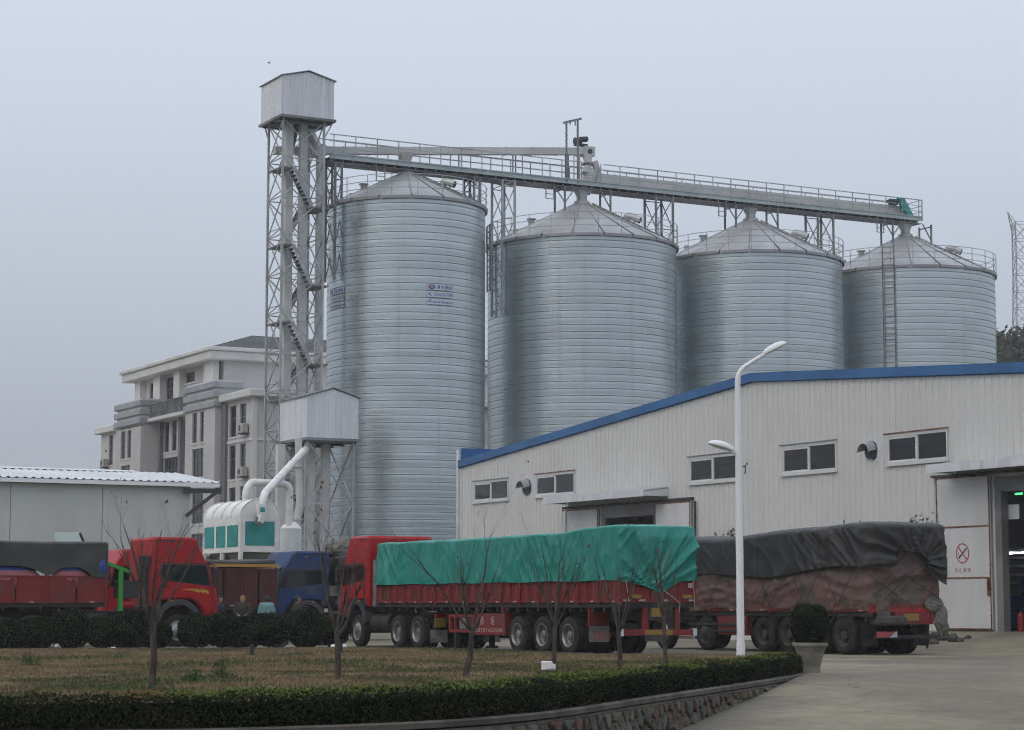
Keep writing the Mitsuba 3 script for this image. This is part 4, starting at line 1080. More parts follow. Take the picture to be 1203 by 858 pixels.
def house(key, X0, X1, Y0, Y1, z0, z1, rise, pitch=.28):
    """sheet clad box on a floor frame, gable to the yard."""
    xm = (X0 + X1) / 2
    part(key, 'floor_frame', MB().box(X0 - .12, X1 + .12, Y0 - .12, Y1 + .12, z0 - .16, z0 - .005), 'steel_mid')
    n = int(round((X1 - X0) / pitch)); w = (X1 - X0) / n
    for k in range(n):
        a, c = X0 + k * w, X0 + (k + 1) * w
        za, zc = [z1 + rise * (1 - abs(x - xm) / ((X1 - X0) / 2)) for x in (a, c)]
        part(key, 'front_sheet', MB().raw([(a + .012, Y0, z0), (a + .05, Y0 - .022, z0), (c - .05, Y0 - .022, z0), (c - .004, Y0, z0), (a + .012, Y0, za), (a + .05, Y0 - .022, za), (c - .05, Y0 - .022, zc), (c - .004, Y0, zc)], [(0, 1, 5, 4), (1, 2, 6, 5), (2, 3, 7, 6)]), 'sheet_grey')
    part(key, 'back_wall', MB().prism([(X0, z0), (X1, z0), (X1, z1), (xm, z1 + rise), (X0, z1)], Y1 - .05, Y1, 'y'), 'sheet_grey')
    part(key, 'front_lining', MB().prism([(X0, z0), (X1, z0), (X1, z1), (xm, z1 + rise), (X0, z1)], Y0 + .01, Y0 + .04, 'y'), 'sheet_grey')
    n = int(round((Y1 - Y0) / (pitch * 1.6))); w = (Y1 - Y0) / n
    for k in range(n):
        a, c = Y0 + k * w, Y0 + (k + 1) * w
        for X, s in ((X0, -1), (X1, 1)):
            part(key, 'side_sheet', MB().raw([(X, a + .012, z0), (X + s * .022, a + .06, z0), (X + s * .022, c - .06, z0), (X, c - .004, z0), (X, a + .012, z1), (X + s * .022, a + .06, z1), (X + s * .022, c - .06, z1), (X, c - .004, z1)], [(0, 1, 5, 4), (1, 2, 6, 5), (2, 3, 7, 6)]), 'sheet_grey')
    for X, s in ((X0, -1), (X1, 1)):
        part(key, 'side_lining', MB().box(*sorted((X - s * .03, X - s * .005)), Y0, Y1, z0, z1), 'sheet_grey')
        part(key, 'roof', MB().prism([(X + s * .12, z1 - .02), (xm, z1 + rise + .05), (xm, z1 + rise + .10), (X + s * .12, z1 + .04)], Y0 - .12, Y1 + .12, 'y'), 'steel_mid')
    part(key, 'corner_trim', MB().box(X0 - .04, X0 - .005, Y0 - .05, Y0 + .06, z0, z1), 'sheet_grey')
    b = MB()
    for y in (Y0 + .4, (Y0 + Y1) / 2, Y1 - .4): b.box(X0, X1, y - .05, y + .05, z0 - .30, z0 - .162)
    part(key, 'joist', b, 'steel_dark')


th = thing('top_house', 'grey sheet clad gabled house on top of the tall lattice tower', 'machine house')
house(th, 51.2, 54.75, 124.6, 128.15, 32.1, 34.58, .42)
b = MB()
for x, y in ((TX0, TY0), (TX1, TY0), (TX0, TY1), (TX1, TY1)):
    b.beam((x, y, 30.9), (x + (.45 if x > 53 else -.1), y - .3 * (1 if y < 126 else -1.4), 31.9), .07)
part(tw, 'knee_brace', b, 'steel_light')

lw = thing('lower_tower', 'shorter lattice steel tower under the lower sheet clad house in front of the tallest silo', 'tower')
LX0, LX1, LY0, LY1 = 50.75, 53.75, 119.0, 122.6
lattice(lw, LX0, LX1, LY0, LY1, 0, 11.1, 3.7, .14, .075)
lh = thing('lower_house', 'grey sheet clad gabled house on the shorter lattice tower', 'machine house')
house(lh, 50.6, 53.95, 118.7, 122.9, 11.3, 13.75, .5)
elevator(51.75, 120.9, .5, .42, 11.3, 'left one of the two cream casings under the lower house')
elevator(52.75, 120.9, .42, .42, 11.3, 'right one of the two cream casings under the lower house')

# ------------------------------------------------------------------ grain cleaner with its pipes
CX0, CX1, CY0, CY1 = 41.5, 43.7, 106.0, 111.4
gc = thing('grain_cleaner', 'white round topped grain cleaning machine on legs with teal side panels', 'grain cleaner')
xm, rad, zt = (CX0 + CX1) / 2, (CX1 - CX0) / 2, 5.95
arc = [(xm + rad * math.cos(a), zt + .95 * math.sin(a)) for a in np.linspace(0, PI, 21)]
part(gc, 'housing', MB().bevel([(CX1, 4.2)] + arc + [(CX0, 4.2)], CY1 - CY0, .02, c=(CY0 + CY1) / 2), 'white_paint', 30)
for y in np.linspace(CY0, CY1, 5): part(gc, 'rib', MB().tube([(xm + (rad + .025) * math.cos(a), y, zt + .975 * math.sin(a)) for a in np.linspace(.02, PI - .02, 21)], .028, 6), 'white_paint', True)
for a, c in ((106.32, 107.83), (108.15, 109.45), (109.79, 111.2)): part(gc, 'side_panel', chamfer_box(CX0 - .03, CX0 + .01, a, c, 4.42, 5.55, .008), 'teal_panel')
part(gc, 'end_panel', chamfer_box(CX0 + .27, CX1 - .3, CY0 - .035, CY0 + .01, 4.48, 5.73, .008), 'teal_panel')
b = MB().box(CX0 - .02, CX1 + .02, CY0 - .02, CY1 + .02, 4.14, 4.26)
for x in (CX0 + .06, CX1 - .06):
    for y in (CY0 + .08, (CY0 + CY1) / 2, CY1 - .08):
        b.beam((x, y, 0), (x, y, 4.2), .2)
        b.raw([(x - .03, y - .25, 4.14), (x + .03, y - .25, 4.14), (x + .03, y + .25, 4.14), (x - .03, y + .25, 4.14), (x - .03, y - .08, 3.3), (x + .03, y - .08, 3.3), (x + .03, y + .08, 3.3), (x - .03, y + .08, 3.3)], [(0, 1, 5, 4), (1, 2, 6, 5), (2, 3, 7, 6), (3, 0, 4, 7)])
part(gc, 'stand', b, 'white_paint')
for y0, y1 in ((106.3, 108.5), (108.9, 111.1)):
    part(gc, 'hopper', MB().raw([(CX0 + .2, y0, 4.14), (CX1 - .2, y0, 4.14), (CX1 - .2, y1, 4.14), (CX0 + .2, y1, 4.14), (xm - .3, (y0 + y1) / 2 - .3, 2.9), (xm + .3, (y0 + y1) / 2 - .3, 2.9), (xm + .3, (y0 + y1) / 2 + .3, 2.9), (xm - .3, (y0 + y1) / 2 + .3, 2.9)], [(0, 1, 5, 4), (1, 2, 6, 5), (2, 3, 7, 6), (3, 0, 4, 7), (4, 5, 6, 7)]), 'steel_mid')
part(gc, 'inlet_box', MB().box(42.35, 42.75, CY0 - .42, CY0, 6.12, 6.62).beam((42.55, CY0 - .3, 6.12), (42.4, CY0 - .36, 5.66), .32, .3), 'white_paint')
part(gc, 'inlet_window', MB().box(42.42, 42.68, CY0 - .435, CY0 - .42, 6.2, 6.45), 'teal_panel')
part(gc, 'inlet_throat', MB().beam((42.38, CY0 - .36, 5.94), (42.30, CY0 - .45, 5.55), .34, .05, up=(0, 1, 0)), 'steel_mid')
part(gc, 'fan_wheel', MB().lathe([(0, 0), (.42, 0), (.42, .2), (0, .2)], 20, (CX0 - .05, 110.6, 3.6), 'x'), 'steel_dark', 30)
fp = thing('feed_pipe', 'straight white pipe slanting from the lower house down to the cleaning machine', 'pipe')
part(fp, 'tube', MB().tube([(42.6, CY0 - .2, 6.55), (42.7, CY0 - .1, 6.9), (43.0, 106.4, 7.25), (51.0, 119.6, 10.75), (51.2, 119.9, 11.2)], .2, 16), 'white_paint', True)
b = MB()
for t_ in (.3, .6, .9):
    p = np.array([43.0, 106.4, 7.25]) + np.array([8.0, 13.2, 3.5]) * t_; q = p + np.array([.035, .06, .016]); b.tube([p, q], .235, 16)
part(fp, 'flange', b, 'white_paint', 30)
xp = thing('exhaust_pipe', 'white pipe with a round elbow running from the cleaner top over to the dust pipe', 'pipe')
a_ = [(43.6, 110.6, 6.2), (43.6, 110.6, 7.3)] + [(43.6 + .55 * (1 - math.cos(t)), 110.6 + .1 * t, 7.3 + .75 * math.sin(t)) for t in np.linspace(.2, PI / 2, 7)] + [(46.0, 111.6, 8.06)] + [(46.2 + .4 * math.sin(t), 111.7, 8.06 - .4 * (1 - math.cos(t))) for t in np.linspace(.2, PI / 2, 6)] + [(46.6, 111.7, 4.6)]
part(xp, 'tube', MB().tube(a_, .21, 16), 'white_paint', True)
b = MB()
for z in (6.95, 7.2): b.tube([(43.6, 110.6, z), (43.6, 110.6, z + .05)], .25, 16)
part(xp, 'flange', b, 'white_paint', 30)
cy = thing('dust_cyclone', 'grey cone topped dust collector bin between the cleaner and the lower tower', 'dust collector')
part(cy, 'barrel', MB().lathe([(0, 3.4), (.55, 3.4), (.6, 3.5), (.6, 5.6)], 24, (46.8, 111.9, 0)), 'sheet_grey', 30)
part(cy, 'cone_top', MB().lathe([(.64, 5.6), (.22, 6.0), (0, 6.0)], 24, (46.8, 111.9, 0)), 'white_paint', 30)
for k in range(4): part(cy, 'leg', MB().beam((46.8 + .5 * math.cos(k * PI / 2), 111.9 + .5 * math.sin(k * PI / 2), 0), (46.8 + .5 * math.cos(k * PI / 2), 111.9 + .5 * math.sin(k * PI / 2), 3.5), .1), 'steel_mid')
rp = thing('return_pipe', 'kinked white pipe standing along the front leg of the lower tower', 'pipe')
part(rp, 'tube', MB().tube([(50.1, 118.8, 11.2), (50.15, 118.8, 9.6), (50.25, 118.85, 7.3), (50.1, 118.85, 6.6), (50.1, 118.85, 1.0)], .22, 14), 'duct_paint', True)
part(rp, 'flange', MB().tube([(50.15, 118.8, 9.5), (50.15, 118.8, 9.56)], .33, 14).tube([(50.1, 118.85, 6.4), (50.1, 118.85, 6.46)], .33, 14), 'duct_paint')
kp = thing('rear_pipe', 'pale vertical duct seen behind the feed pipe under the lower house', 'pipe')
part(kp, 'tube', MB().box(49.15, 49.62, 119.6, 120.0, 1.0, 10.9), 'duct_paint')

# ------------------------------------------------------------------ shed on the left
sh = thing('white_shed', 'low white panel shed with a bright ribbed roof at the left edge', 'shed')
X1 = 34.75
for k in range(10):
    a = X1 - 4.2 * (k + 1); part(sh, 'wall_panel', chamfer_box(a + .012, a + 4.188, 95.0, 95.12, 0, 6.8, .01), 'shed_white')
part(sh, 'wall', MB().prism([(95.13, 0), (106.5, 0), (106.5, 6.7), (100.7, 7.55), (95.13, 6.8)], X1 - .12, X1, 'x'), 'shed_white')
part(sh, 'wall', MB().box(-8, X1 - .13, 106.4, 106.5, 0, 6.7), 'shed_white')
part(sh, 'eave_board', MB().box(-8, 36.0, 94.62, 94.66, 6.80, 6.98), 'lamp_white')
for s, (ya, za, yb, zb) in enumerate([(94.6, 7.0, 100.7, 7.76), (106.9, 6.95, 100.7, 7.76)]):
    xs_ = []; 
    for x in np.arange(-8, 36.0, .38): xs_ += [(x, 0), (x + .2, 0), (x + .24, .05), (x + .34, .05)]
    v = [(x, y, z + h) for x, h in xs_ for y, z in ((ya, za), (yb, zb))]
    part(sh, 'roof', MB().raw(v, [(2 * i, 2 * i + 2, 2 * i + 3, 2 * i + 1) for i in range(len(xs_) - 1)]), 'shed_roof')
part(sh, 'ridge_cap', MB().prism([(100.2, 7.76), (100.7, 7.86), (101.2, 7.76), (100.7, 7.80)], -8, 33.9, 'x'), 'shed_roof')
bk = part(sh, 'bracket', MB().beam((34.3, 94.72, 6.62), (36.05, 94.72, 6.64), .10, .22).beam((34.42, 94.72, 5.45), (35.95, 94.72, 6.64), .10, .16).box(35.85, 36.1, 94.66, 94.78, 6.5, 6.85), 'steel_dark', label='dark steel bracket carrying the roof overhang')

# ------------------------------------------------------------------ office building
of = thing('office_building', 'pale grey office building with white cornices and a green hipped roof behind the shed', 'building')
W = 'office_wall'


def wall_x(x, y0, y1, z0, z1, holes, m=W, d=.35):
    g = sbox(y0, z0, y1, z1)
    for h in holes: g = g.difference(sbox(h[0], h[2], h[1], h[3]))
    b = MB()
    for p in (g.geoms if hasattr(g, 'geoms') else [g]): b.prism(p, x, x + d, 'x')
    return part(of, 'wall', b, m)


def win_x(x, h, nv=2, nh=1):
    y0, y1, z0, z1 = h; fr = MB(); c = .08
    fr.box(x + .12, x + .22, y0, y0 + c, z0, z1).box(x + .12, x + .22, y1 - c, y1, z0, z1).box(x + .12, x + .22, y0 + c, y1 - c, z0, z0 + c).box(x + .12, x + .22, y0 + c, y1 - c, z1 - c, z1)
    for k in range(1, nv): yy = y0 + (y1 - y0) * k / nv; fr.box(x + .12, x + .22, yy - .035, yy + .035, z0 + c, z1 - c)
    for k in range(1, nh + 1): zz = z0 + (z1 - z0) * k / (nh + 1) + .25; fr.box(x + .13, x + .21, y0 + c, y1 - c, zz - .03, zz + .03)
    w = part(of, 'window', fr, 'window_frame_grey')
    part(w, 'pane', MB().box(x + .17, x + .19, y0 + c, y1 - c, z0 + c, z1 - c), 'glass_dark')
    if z0 > 8: part(w, 'sill', MB().box(x - .08, x - .002, y0 - .12, y1 + .12, z0 - .16, z0 - .02), 'office_trim')


attic = [(195.13, 197.43, 20.0, 22.37), (189.49, 192.88, 19.77, 22.53), (185.09, 187.58, 21.5, 22.45)]
wL = [(197.12, 198.55, 15.13, 17.75), (195.48, 196.66, 15.13, 17.75), (195.72, 198.33, 12.4, 14.47), (195.72, 198.33, 8.6, 11.2)]
bay = [(193.22, 194.51, 15.4, 18.2), (190.12, 191.43, 15.4, 18.2), (188.06, 189.35, 15.4, 18.2), (193.0, 194.55, 12.1, 14.63), (187.67, 191.48, 12.07, 14.85)]
wR = [(177.87, 179.07, 15.37, 18.0), (176.2, 177.16, 15.37, 18.0), (176.2, 178.95, 12.36, 14.83), (176.1, 178.95, 8.35, 11.17), (176.0, 178.9, 4.6, 7.5)]
wW = [(170.66, 172.15, 15.45, 18.1), (168.4, 169.8, 15.45, 18.1), (170.7, 172.2, 11.88, 14.76), (168.4, 169.7, 11.88, 14.76), (170.6, 172.1, 8.4, 11.2), (168.35, 169.6, 8.4, 11.2)]
wK = [(203.36, 204.59, 14.94, 17.84), (203.36, 204.59, 11.4, 14.2)]
wall_x(67.9, 179.9, 201.6, 18.4, 22.8, attic); [win_x(67.9, h, n) for h, n in zip(attic, (2, 4, 3))]
wall_x(65.5, 192.8, 200.0, 0, 17.9, wL); [win_x(65.5, h, 1 if i < 2 else 3) for i, h in enumerate(wL)]
wall_x(67.3, 186.6, 196.0, 0, 18.35, bay); [win_x(67.3, h, 1 if i < 4 else 4) for i, h in enumerate(bay)]
wall_x(65.5, 173.5, 180.8, 0, 18.15, wR); [win_x(65.5, h, 1 if i < 2 else 3) for i, h in enumerate(wR)]
wall_x(66.3, 166.8, 173.4, 0, 18.5, wW); [win_x(66.3, h, 1) for h in wW]
wall_x(66.3, 200.1, 207.0, 0, 18.1, wK); [win_x(66.3, h, 2) for h in wK]
part(of, 'wall', MB().box(66.66, 96, 166.8, 178.0, 0, 18.5), W)          # right wing body, facing the yard
part(of, 'wall', MB().box(68.26, 97, 178.68, 201.6, 0, 22.8), W)         # main block
part(of, 'wall', MB().box(66.66, 90, 201.62, 207.0, 0, 18.1), W)
part(of, 'wall', MB().box(67.66, 68.2, 180.82, 186.58, 0, 18.35).box(67.66, 68.2, 186.6, 192.7, 0, 18.3), W)
for y0, y1 in ((173.5, 180.8), (192.8, 200.0)):
    part(of, 'pier', MB().box(65.86, 68.25, y0 + .001, y1 - .001, 0, 18.1), W)
    t_ = MB().box(65.56, 67.9, y0 + .06, y1 - .06, 18.1, 20.5)
    part(of, 'parapet_core', t_, 'office_trim')
    for z in (18.16, 18.98, 19.80): part(of, 'parapet_band', chamfer_box(65.3, 68.05, y0 - .18, y1 + .18, z, z + .56, .05), 'office_band')
part(of, 'column', MB().box(67.3, 67.88, 179.0, 181.3, 18.3, 22.8), 'office_trim')
for a, c in ((187.7, 189.3), (193.0, 194.9), (198.7, 200.2)): part(of, 'column', MB().box(67.35, 67.89, a, c, 18.4, 22.8), 'office_trim')
part(of, 'cornice', chamfer_box(66.7, 97.6, 178.05, 202.2, 22.8, 23.55, .06), 'office_trim')
part(of, 'cornice', chamfer_box(66.5, 97.8, 177.85, 202.4, 23.56, 23.9, .05), 'office_trim')
part(of, 'cornice', chamfer_box(65.75, 96.5, 166.2, 177.9, 18.5, 19.1, .06), 'office_trim')
part(of, 'cornice', chamfer_box(65.8, 90.5, 201.9, 207.8, 18.1, 18.75, .06), 'office_trim')
part(of, 'string_course', MB().box(66.2, 66.28, 166.7, 173.3, 14.9, 15.1).box(66.62, 96, 166.7, 166.78, 14.9, 15.1).box(66.2, 66.62, 166.68, 166.78, 0, 18.5), 'office_trim')
part(of, 'balcony_slab', MB().box(66.1, 67.28, 181.0, 192.7, 18.3, 18.6), 'office_trim')
bl = MB()
for y in np.arange(181.2, 192.6, .22): bl.box(66.22, 66.28, y, y + .06, 18.6, 19.85)
bl.box(66.18, 66.32, 181.0, 192.7, 19.85, 19.95)
part(of, 'balustrade', bl, 'steel_mid')
for y0, y1, x in ((172.5, 173.45, 66.05), (186.0, 186.55, 66.9), (191.5, 192.0, 66.9), (195.0, 195.5, 66.9)): part(of, 'dark_strip', MB().box(x, x + .3, y0, y1, 0, 18.3), 'window_frame_grey')
hip = [(66.9, 178.2, 23.92), (97.2, 178.2, 23.92), (97.2, 201.8, 23.92), (66.9, 201.8, 23.92), (74.3, 187.5, 26.3), (88.0, 187.5, 26.3)]
rf = part(of, 'roof', MB().raw(hip, [(0, 1, 5, 4), (2, 3, 4, 5)]).raw(hip, [(1, 2, 5), (3, 0, 4)]), 'roof_green')
for x, y, z in ((66.0, 168.2, 16.0), (66.0, 168.2, 12.4), (67.0, 193.9, 15.7), (66.0, 204.9, 15.2), (66.0, 168.2, 8.9)):
    ac = part(of, 'air_conditioner', chamfer_box(x - .3, x + .2, y - .55, y + .55, z - .45, z + .35, .03), 'ac_white')
    part(ac, 'fan_grille', MB().lathe([(0, 0), (.26, 0)], 16, (x - .305, y + .12, z - .05), 'x'), 'steel_dark')
    part(ac, 'shelf', MB().box(x - .3, x + .29, y - .6, y + .6, z - .52, z - .455), 'steel_dark')

# ------------------------------------------------------------------ far lattice pylon
py_ = thing('power_pylon', 'faint lattice power pylon far behind the last silo at the right edge', 'pylon')
c0 = np.array([296.3, 330.5])
ux, uy = np.array([math.cos(YAW), -math.sin(YAW)]), np.array([math.sin(YAW), math.cos(YAW)])


def pp(a, b_, z): q = c0 + ux * a + uy * b_; return (q[0], q[1], z)


b = MB(); zs = np.r_[np.linspace(0, 50, 8), np.linspace(53.5, 78, 8)]
hw = lambda z: 1.55 + 3.0 * max(0, (70 - z) / 70) ** 1.4
for z0, z1 in zip(zs[:-1], zs[1:]):
    w0, w1 = hw(z0), hw(z1)
    for sx, sy in ((-1, -1), (1, -1), (1, 1), (-1, 1)):
        b.beam(pp(sx * w0, sy * w0, z0), pp(sx * w1, sy * w1, z1), .20)
        nx, ny = -sy, sx
        b.beam(pp(sx * w0, sy * w0, z0), pp(nx * w1, ny * w1, z1), .10); b.beam(pp(nx * w0, ny * w0, z0), pp(sx * w1, sy * w1, z1), .10)
        b.beam(pp(sx * w1, sy * w1, z1), pp(nx * w1, ny * w1, z1), .10)
part(py_, 'mast', b, 'steel_light')
for z, l in ((78, 2.7), (70, 5.5), (62, 6.5)):
    b = MB()
    for s in ((-1, 1) if z == 78 else (1,)):
        for y in (-1.4, 1.4): b.beam(pp(s * 1.5, y, z - 2.2), pp(s * l, 0, z + 2.2), .15); b.beam(pp(s * 1.5, y, z), pp(s * l, 0, z + 2.3), .12)
        for t_ in (.35, .7): b.beam(pp(s * (1.5 + (l - 1.5) * t_), 0, z - 2.2 + 4.4 * t_), pp(s * (1.5 + (l - 1.5) * t_), 0, z + 2.3 * t_), .1)
    part(py_, 'cross_arm', b, 'steel_light')

# ------------------------------------------------------------------ street lamp
lp = thing('street_lamp', 'tall white street lamp with a curved top arm and a second lower lamp head', 'street lamp', at(32.18, 46.88, 0.02, -28.5))
pr_ = MB().tube([(0, 0, 0), (0, 0, 3), (0, 0, 5.0), (0, 0, 7.2)] + [(.5 * (1 - math.cos(t)), 0, 7.2 + .5 * math.sin(t)) for t in np.linspace(.12, 1.05, 7)] + [(.48, 0, 7.78), (.72, 0, 7.92)], [.10, .098, .09, .074, .07, .068, .066, .064, .062, .06, .058, .054, .05], 14)
part(lp, 'pole', pr_, 'lamp_white', True)
part(lp, 'base_collar', MB().lathe([(.0, 0), (.13, 0), (.15, .03), (.115, .05), (.115, .42), (.0, .43)], 16), 'lamp_white', 30)


def lamp_head(p, ang, s=1.0, tilt=18):
    m = trimesh.creation.icosphere(3); v = m.vertices
    v = np.column_stack([v[:, 0] * .42, v[:, 1] * .18, np.where(v[:, 2] > 0, v[:, 2] * .165, v[:, 2] * .06)])
    v[:, 1] *= 1 - .35 * (v[:, 0] < 0) * np.abs(v[:, 0]) / .42
    m.vertices = v * s
    m.apply_transform(trimesh.transformations.rotation_matrix(-math.radians(tilt), [0, 1, 0])); m.apply_transform(trimesh.transformations.rotation_matrix(ang, [0, 0, 1])); m.apply_translation(p)
    return m


part(lp, 'lamp_head', lamp_head((.98, 0, 8.06), 0, .84, 27), 'lamp_white', True)
part(lp, 'arm', MB().tube([(0, 0, 5.30), (-.12, -.05, 5.33), (-.24, -.1, 5.36)], .032, 8), 'lamp_white', True)
part(lp, 'lamp_head', lamp_head((-.46, -.18, 5.47), PI + .35, .92, 14), 'lamp_white', True, label='lower lamp head turned to the left')
part(lp, 'wire_bracket', MB().tube([(0, 0, 4.93), (.13, 0, 4.97), (.21, 0, 5.03)], .014, 6).tube([(.20, 0, 5.04), (.235, 0, 5.05)], .03, 6).tube([(.17, 0, 5.0), (.175, .02, 4.85), (.165, .03, 4.78)], .018, 6), 'steel_dark')

# ------------------------------------------------------------------ vehicles (local frame: x forward, y left, z up)
TYRE = shape(MB().lathe([(.30, -.02), (.33, 0), (.44, .012), (.505, -.01), (.535, -.04), (.540, -.10), (.533, -.115), (.540, -.13), (.540, -.17), (.533, -.185), (.540, -.2), (.535, -.25), (.50, -.28), (.32, -.28), (.30, -.26)], 36, axis='y'), 'rubber', 35)
RIMM = {}
for nm in ('rim_steel', 'rim_dull'):
    RIMM[nm] = [shape(MB().lathe([(.335, .004), (.315, .008), (.300, -.02), (.285, -.035), (.27, -.13), (.22, -.155), (.13, -.15), (.125, -.05), (.09, -.03), (0, -.03)], 32, axis='y'), nm, 30),
                shape(MB().lathe([(.335, .004), (.315, .008), (.300, -.02), (.275, -.03), (.25, .0), (.17, .045), (.12, .05), (.11, .10), (.07, .12), (0, .12)], 32, axis='y'), nm, 30)]
NUTS = MB()
for k in range(10): NUTS.tube([(.18 * math.cos(k * PI / 5), -.16, .18 * math.sin(k * PI / 5)), (.18 * math.cos(k * PI / 5), -.11, .18 * math.sin(k * PI / 5))], .018, 6)
NUTS = shape(NUTS, 'chassis')


def wheel(v, x, side, half, front=False, rim='rim_steel', dual=None):
    tw = T().translate([x, side * half, .54])
    if side < 0: tw = tw.rotate([0, 0, 1], 180)
    w = part(v, 'wheel', TYRE, None, tw=tw)
    part(w, 'rim', RIMM[rim][1 if front else 0], None, tw=tw)
    if not front:
        part(w, 'nuts', NUTS, None, tw=tw)
        part(w, 'inner_tyre', TYRE, None, tw=tw @ T().translate([0, -.33, 0]))


def axle(v, x, half, front=False, rim='rim_steel'):
    for s in (1, -1): wheel(v, x, s, half, front, rim)
    part(v, 'axle', MB().tube([(x, -half + .2, .54), (x, half - .2, .54)], .09, 10), 'chassis')


def slab(poly, y0, y1, axis='y'): return MB().prism(poly, y0, y1, axis)


def cab(v, x0, paint, roof=3.68, decal=False, half=1.22, wheel_x=.95):
    """cab with its rear wall at x0, 2.36 m long."""
    r = roof
    body = [(0, 1.35), (0, r - .08), (.07, r), (1.40, r), (1.56, r - .06), (1.90, 2.90), (1.99, 2.80), (2.27, 1.92), (2.33, 1.76), (2.36, 1.12), (2.31, 1.02), (1.86, 1.02), (1.80, 1.22), (1.62, 1.47), (1.40, 1.58), (.5, 1.58), (.22, 1.50), (.12, 1.35)]
    if r < 3.4: body = [(0, 1.35), (0, r - .08), (.07, r), (1.70, r), (1.85, r - .07), (1.96, 2.84), (1.99, 2.80)] + body[7:]
    P = lambda pts: [(x0 + a, b) for a, b in pts]
    part(v, 'cab_shell', MB().bevel(P(body), 2 * half, .07), paint, 25)
    win = [(.34, 2.24), (.34, 2.74), (1.90, 2.74), (2.06, 2.06)]
    for s in (1, -1):
        y = s * half
        part(v, 'door', slab(P([(.32, 1.62), (.32, 2.78), (1.93, 2.78), (2.10, 2.02), (2.14, 1.16), (1.92, 1.16), (1.80, 1.36), (1.64, 1.56), (1.40, 1.68)]), y - .012, y + .012), paint)
        sm = MB()
        ring_ = [(.30, 1.60), (.30, 2.80), (1.94, 2.80), (2.115, 2.02), (2.16, 1.14), (1.91, 1.14)]
        for (xa, za), (xb, zb) in zip(ring_[:-1], ring_[1:]): sm.beam((x0 + xa, y, za), (x0 + xb, y, zb), .024, .022)
        part(v, 'door_seam', sm, 'plastic_black')
        part(v, 'sill_trim', MB().box(x0 + .12, x0 + .34, y - .02, y + .008, 1.36, 1.60), 'plastic_black')
        part(v, 'grab_rail', MB().tube([(x0 + .14, y + s * .05, 1.75), (x0 + .14, y + s * .07, 2.2), (x0 + .14, y + s * .05, 2.62)], .016, 6), 'plastic_black', True)
        part(v, 'marker_lamp', MB().box(x0 + .95, x0 + 1.05, y, y + s * .025, r - .25, r - .2), 'amber')
        part(v, 'window_trim', MB().beam((x0 + .32, y, 2.235), (x0 + 2.07, y, 2.05), .03, .03).beam((x0 + .32, y, 2.755), (x0 + 1.92, y, 2.755), .03, .03).beam((x0 + .325, y, 2.235), (x0 + .325, y, 2.755), .03, .03), 'plastic_black')
        part(v, 'side_window', slab(P(win), y - .016, y + .018), 'glass_dark')
        part(v, 'window_bar', MB().box(x0 + 1.10, x0 + 1.15, y - .016, y + .022, 2.16, 2.74), 'plastic_black')
        part(v, 'door_handle', MB().box(x0 + .42, x0 + .60, y - .02, y + .04, 1.98, 2.03), 'plastic_black')
        arch = [(wheel_x + .82 * math.cos(t), .80 + .80 * math.sin(t)) for t in np.linspace(.02 * PI, .98 * PI, 15)]
        arch += [(wheel_x + .64 * math.cos(t), .78 + .64 * math.sin(t)) for t in np.linspace(.98 * PI, .02 * PI, 15)]
        part(v, 'fender', slab(P(arch), y - s * .40, y + s * .015), 'fender_grey')
        part(v, 'turn_lamp', MB().box(x0 + .62, x0 + .74, y, y + s * .03, 1.50, 1.56), 'amber')
        mi_ = part(v, 'mirror', chamfer_box(x0 + 2.12, x0 + 2.24, y + s * .10 - .12, y + s * .10 + .12, 2.12, 2.68, .03), 'plastic_black')
        part(mi_, 'mirror_arm', MB().tube([(x0 + 2.02, y - s * .03, 2.78), (x0 + 2.16, y + s * .10, 2.74), (x0 + 2.18, y + s * .1, 2.05), (x0 + 2.15, y, 2.0)], .018, 6), 'plastic_black', True)
        part(v, 'step', MB().box(x0 + 1.78, x0 + 2.28, y - s * .28, y - s * .01, .42, .48).box(x0 + 1.80, x0 + 2.26, y - s * .25, y - s * .03, .76, .80).box(x0 + 1.76, x0 + 1.80, y - s * .28, y - s * .02, .40, 1.0), 'plastic_black')
        part(v, 'headlamp', chamfer_box(x0 + 2.30, x0 + 2.40, y - s * .60 - .17, y - s * .60 + .17 + .0, .80, .98, .02), 'plate_white')
        if decal:
            dm = MB()
            for k, (a, l, dz) in enumerate([(1.05, .95, .22), (1.25, .45, .12), (1.45, .40, .09), (1.65, .36, .06)]):
                dm.raw([(x0 + a, y + s * .015, 1.98 - dz * .2 + .01 * k), (x0 + a + l, y + s * .015, 1.90 - .02 * k), (x0 + a + l * .9, y + s * .015, 1.84 - .03 * k), (x0 + a + .15, y + s * .015, 1.90)], [(0, 1, 2, 3)])
            part(v, 'decal', dm, 'decal_yellow')
    part(v, 'windscreen', slab(P([(2.005, 2.76), (2.02, 2.78), (2.275, 2.00), (2.255, 1.99)]), -half + .14, half - .14), 'glass_dark')
    part(v, 'sun_visor', slab(P([(1.93, 2.90), (2.16, 2.78), (2.17, 2.74), (1.95, 2.84)]), -half + .1, half - .1), 'plastic_black')
    for yw in (-.5, .35): part(v, 'wiper', MB().beam((x0 + 2.29, yw, 2.0), (x0 + 2.20, yw + .5, 2.36), .02, .02), 'plastic_black')
    part(v, 'grille', MB().box(x0 + 2.335, x0 + 2.375, -.75, .75, 1.22, 1.66), 'plastic_black')
    part(v, 'bumper', chamfer_box(x0 + 1.88, x0 + 2.42, -half, half, .46, 1.0, .06), paint)
    for k in range(6):
        for ys in ((-half - .003, -half + .02), (half - .02, half + .003)): part(v, 'roof_slot', MB().box(x0 + .1 + .12 * k, x0 + .16 + .12 * k, *ys, r - .17, r - .1), 'plastic_black')
